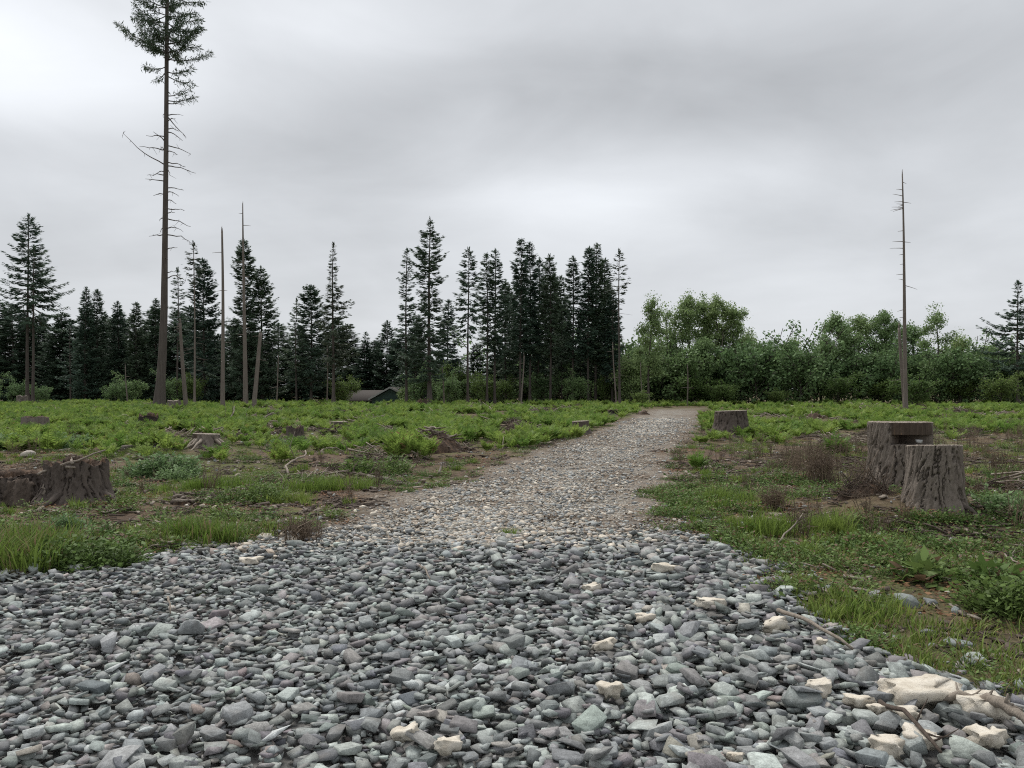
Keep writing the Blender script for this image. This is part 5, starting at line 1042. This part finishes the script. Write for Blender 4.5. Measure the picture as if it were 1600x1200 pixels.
def slash_proto(seed, n=34):
    r = np.random.default_rng(seed); tb = TB()
    for i in range(n):
        q = r.random() ** .6 * .8; a = r.uniform(0, 6.28); c = np.array([math.cos(a) * q, math.sin(a) * q * .7, .30 * (1 - q) * r.uniform(.3, 1)]); l = r.uniform(.2, .9); b = r.uniform(0, 6.28); d = np.array([math.cos(b), math.sin(b), r.normal(.05, .3)]) * l * .5
        tb.add(*tube(np.stack([c - d, c + r.normal(0, .03, 3), c + d]), np.array([1, .85, .5]) * r.uniform(.006, .028) * (1.7 if i % 7 == 0 else 1), 4))
    return np.vstack(tb.V), np.vstack(tb.F)
def d_slash(x, y): return (np.abs(x - trk_x(y)) > 4.2) * sstep(.48, .58, fbm(x / 2.6 + 71, y / 4.2 + 11, 3)) * off(x, y, .6, .03)
Ps = bands(gp, [(12, 20, .8), (20, 40, .5), (40, 82, .18)], d_slash); n = len(Ps); h_ = gp.random(n) < .6
scatter('slash', [slash_proto(1200 + i) for i in range(6)], M['stick_dark'], Ps[h_], gp.uniform(0, 6.28, h_.sum()), gp.uniform(.35, .9, h_.sum()) * (.8 + .8 * sstep(20, 60, Ps[h_][:, 1])), 'dark branches and bark left strewn in the clearing', 'slash', .08, 10)
scatter('pale_slash', [slash_proto(1210 + i, 16) for i in range(6)], M['stick'], Ps[~h_], gp.uniform(0, 6.28, (~h_).sum()), gp.uniform(.4, 1.0, (~h_).sum()) * (1 + .5 * sstep(20, 60, Ps[~h_][:, 1])), 'bleached branches left strewn in the clearing', 'slash', .08, 11)
# ---- plants that stand out singly
def plant(name, px, py, V, F, mat, s, label, cat):
    x, y = PG(px, py); o = mk(name, np.asarray(V) * s, F, M[mat], None); o.location = (x, y, float(zg(x, y)) - .01); return tag(o, label, cat)
def multi(protos, r, n, rad, smin=.8, smax=1.2):
    tb = TB()
    for i in range(n):
        v, f = protos[i % len(protos)]; a = r.uniform(0, 6.28); R3 = rots(np.array([a]), np.array([r.normal(0, .12)]), np.array([r.normal(0, .12)]))[0]; q = rad * math.sqrt(r.random()); b = r.uniform(0, 6.28)
        tb.add(v @ R3.T * r.uniform(smin, smax) + [math.cos(b) * q, math.sin(b) * q * .8, 0], f)
    return np.vstack(tb.V), np.vstack(tb.F)
mr = np.random.default_rng(5); FP = [fern_proto(1100 + i, 7, .6, 15) for i in range(4)]; GP = [grass_proto(1110 + i, 60, .19, .14, .9, .0045) for i in range(4)]; WP = [weed_proto(1120 + i, 120, .2, .22, .048) for i in range(3)]; BW = [weed_proto(1130 + i, 30, .16, .14, .12) for i in range(3)]
plant('fern_clump', 640, 716, *multi(FP, mr, 14, .42), 'fern', 1.15, 'tall bright fern clump in front of the tangled root mound', 'fern')
plant('fern_clump', 1087, 735, *multi(FP, mr, 2, .06), 'fern', .85, 'small single fern at the right edge of the track', 'fern')
plant('fern_clump', 1100, 690, *multi(FP, mr, 5, .3), 'fern', .55, 'fern clump at the left foot of the big flared stump', 'fern')
plant('fern_clump', 1137, 683, *multi(FP, mr, 4, .25), 'fern', .45, 'fern clump against the front of the big flared stump', 'fern')
plant('fern_clump', 1165, 684, *multi(FP, mr, 4, .25), 'fern', .45, 'fern clump at the right foot of the big flared stump', 'fern')
plant('fern_clump', 1312, 718, *multi(FP, mr, 6, .3), 'fern', .9, 'fern clump left of the notched stump', 'fern')
plant('fern_clump', 888, 684, *multi(FP, mr, 5, .4), 'fern', 1.0, 'fern clump left of the small trackside stump', 'fern')
plant('leafy_bush', 256, 741, *multi(WP, mr, 22, .32, 1.0, 1.9), 'leaf_dark', 1.35, 'dark round leafy bush left of the bright grass tuft', 'bush')
plant('leafy_bush', 288, 748, *multi(WP, mr, 10, .3), 'leaf_dark', 1.2, 'smaller dark bush at the right foot of the round one', 'bush')
plant('leafy_bush', 590, 736, *multi(WP, mr, 18, .45, .9, 1.5), 'shrub', 1.3, 'spreading green bush behind the bleached log', 'bush')
plant('leafy_bush', 440, 705, *multi(WP, mr, 8, .25), 'leaf_dark', 1.4, 'dark leafy bush at the edge of the ferns', 'bush')
plant('leafy_bush', 108, 700, *multi(WP, mr, 14, .4, 1, 1.6), 'leaf_dark', 1.5, 'dark bush behind the hollow stump', 'bush')
plant('leafy_bush', 8, 700, *multi(WP, mr, 14, .4, 1, 1.6), 'leaf_dark', 1.6, 'dark bush at the left edge behind the low stump', 'bush')
plant('leafy_bush', 395, 790, *multi(WP, mr, 16, .35, .8, 1.3), 'shrub', 1.1, 'low green bush left of the yellow grass strip', 'bush')
plant('grass_tuft', 345, 766, *multi(GP, mr, 16, .42), 'grass_bright', 1.15, 'bright yellow-green grass tuft right of the dark bush', 'grass tuft')
plant('grass_tuft', 438, 790, *multi(GP, mr, 12, .35), 'grass_bright', 1.0, 'bright grass strip below the curved branch', 'grass tuft')
plant('grass_tuft', 478, 772, *multi(GP, mr, 9, .3), 'grass_bright', 1.1, 'bright grass tuft right of the yellow strip', 'grass tuft')
plant('grass_tuft', 535, 768, *multi(GP, mr, 12, .3), 'grass_bright', 1.3, 'tall grass tuft below the tangle of grey branches', 'grass tuft')
plant('grass_tuft', 55, 872, *multi(GP, mr, 14, .40, .9, 1.5), 'grass', 1.05, 'tall pale grass clump at the left edge of the gravel', 'grass tuft')
plant('grass_tuft', 15, 890, *multi(GP, mr, 11, .3, .9, 1.4), 'grass', 1.05, 'tall pale grass in the left corner above the gravel', 'grass tuft')
plant('leafy_bush', 135, 884, *multi(WP, mr, 18, .38, .9, 1.5), 'shrub', 1.0, 'leafy green clump on the gravel rim at the left', 'bush')
plant('grass_tuft', 320, 846, *multi(GP, mr, 14, .3), 'grass', 1.1, 'grass clump on the rim of the gravel left of centre', 'grass tuft')
plant('grass_tuft', 1200, 832, *multi(GP, mr, 16, .33), 'grass_bright', 1.1, 'lush grass tuft at the corner right of the gravel', 'grass tuft')
plant('grass_tuft', 1298, 832, *multi(GP, mr, 12, .22), 'grass_bright', 1.1, 'deep green grass tuft before the dry brush', 'grass tuft')
plant('grass_tuft', 1135, 786, *multi(GP, mr, 14, .35), 'grass_bright', 1.05, 'grass patch right of the track edge', 'grass tuft')
plant('grass_tuft', 797, 836, *multi(GP, mr, 5, .1, .5, .8), 'grass_bright', .8, 'small green tuft in the middle where gravel meets track', 'grass tuft')
plant('grass_tuft', 308, 926, *multi(GP, mr, 3, .05, .4, .6), 'grass_bright', .7, 'tiny green tuft growing out of the left gravel', 'grass tuft')
plant('broad_weed', 1450, 905, *multi(BW, mr, 5, .12, .9, 1.3), 'weed', 1.0, 'broad-leaved weed beside the dark slanting rock', 'weed')
plant('broad_weed', 1555, 915, *multi(BW, mr, 4, .12, .9, 1.3), 'weed', 1.0, 'broad-leaved weed below the blue-grey rock', 'weed')
plant('leafy_bush', 1580, 950, *multi(WP, mr, 16, .28, .9, 1.4), 'shrub', 1.0, 'leafy green clump at the right edge above the gravel', 'bush')
plant('leafy_bush', 1590, 820, *multi(WP, mr, 18, .4, .9, 1.5), 'leaf_dark', 1.2, 'dark leafy bush at the right edge beyond the stumps', 'bush')
plant('leafy_bush', 105, 836, *multi(WP, mr, 8, .16), 'leaf_dark', .8, 'small dark leafy plant below the hollow stump', 'bush')
plant('dead_bush', 462, 846, *multi([stem_proto(1140, 20, .3, .2, 5)], mr, 4, .15), 'drystem', 1.0, 'dry purple-brown bush on the upper rim of the gravel', 'dead bush')
plant('dead_bush', 1250, 752, *multi([stem_proto(1141, 22, .6, .25, 6)], mr, 4, .4), 'drystem', 1.0, 'stand of dark dead stalks right of the track', 'dead bush')
plant('dead_bush', 1282, 758, *multi([stem_proto(1142, 22, .65, .25, 6)], mr, 3, .25), 'drystem', 1.05, 'tall dead stalks left of the dry brush', 'dead bush')
plant('dead_bush', 1206, 802, *multi([stem_proto(1143, 22, .35, .15, 6)], mr, 3, .08), 'drystem', 1.0, 'small dead bush among the grass behind the lush tuft', 'dead bush')
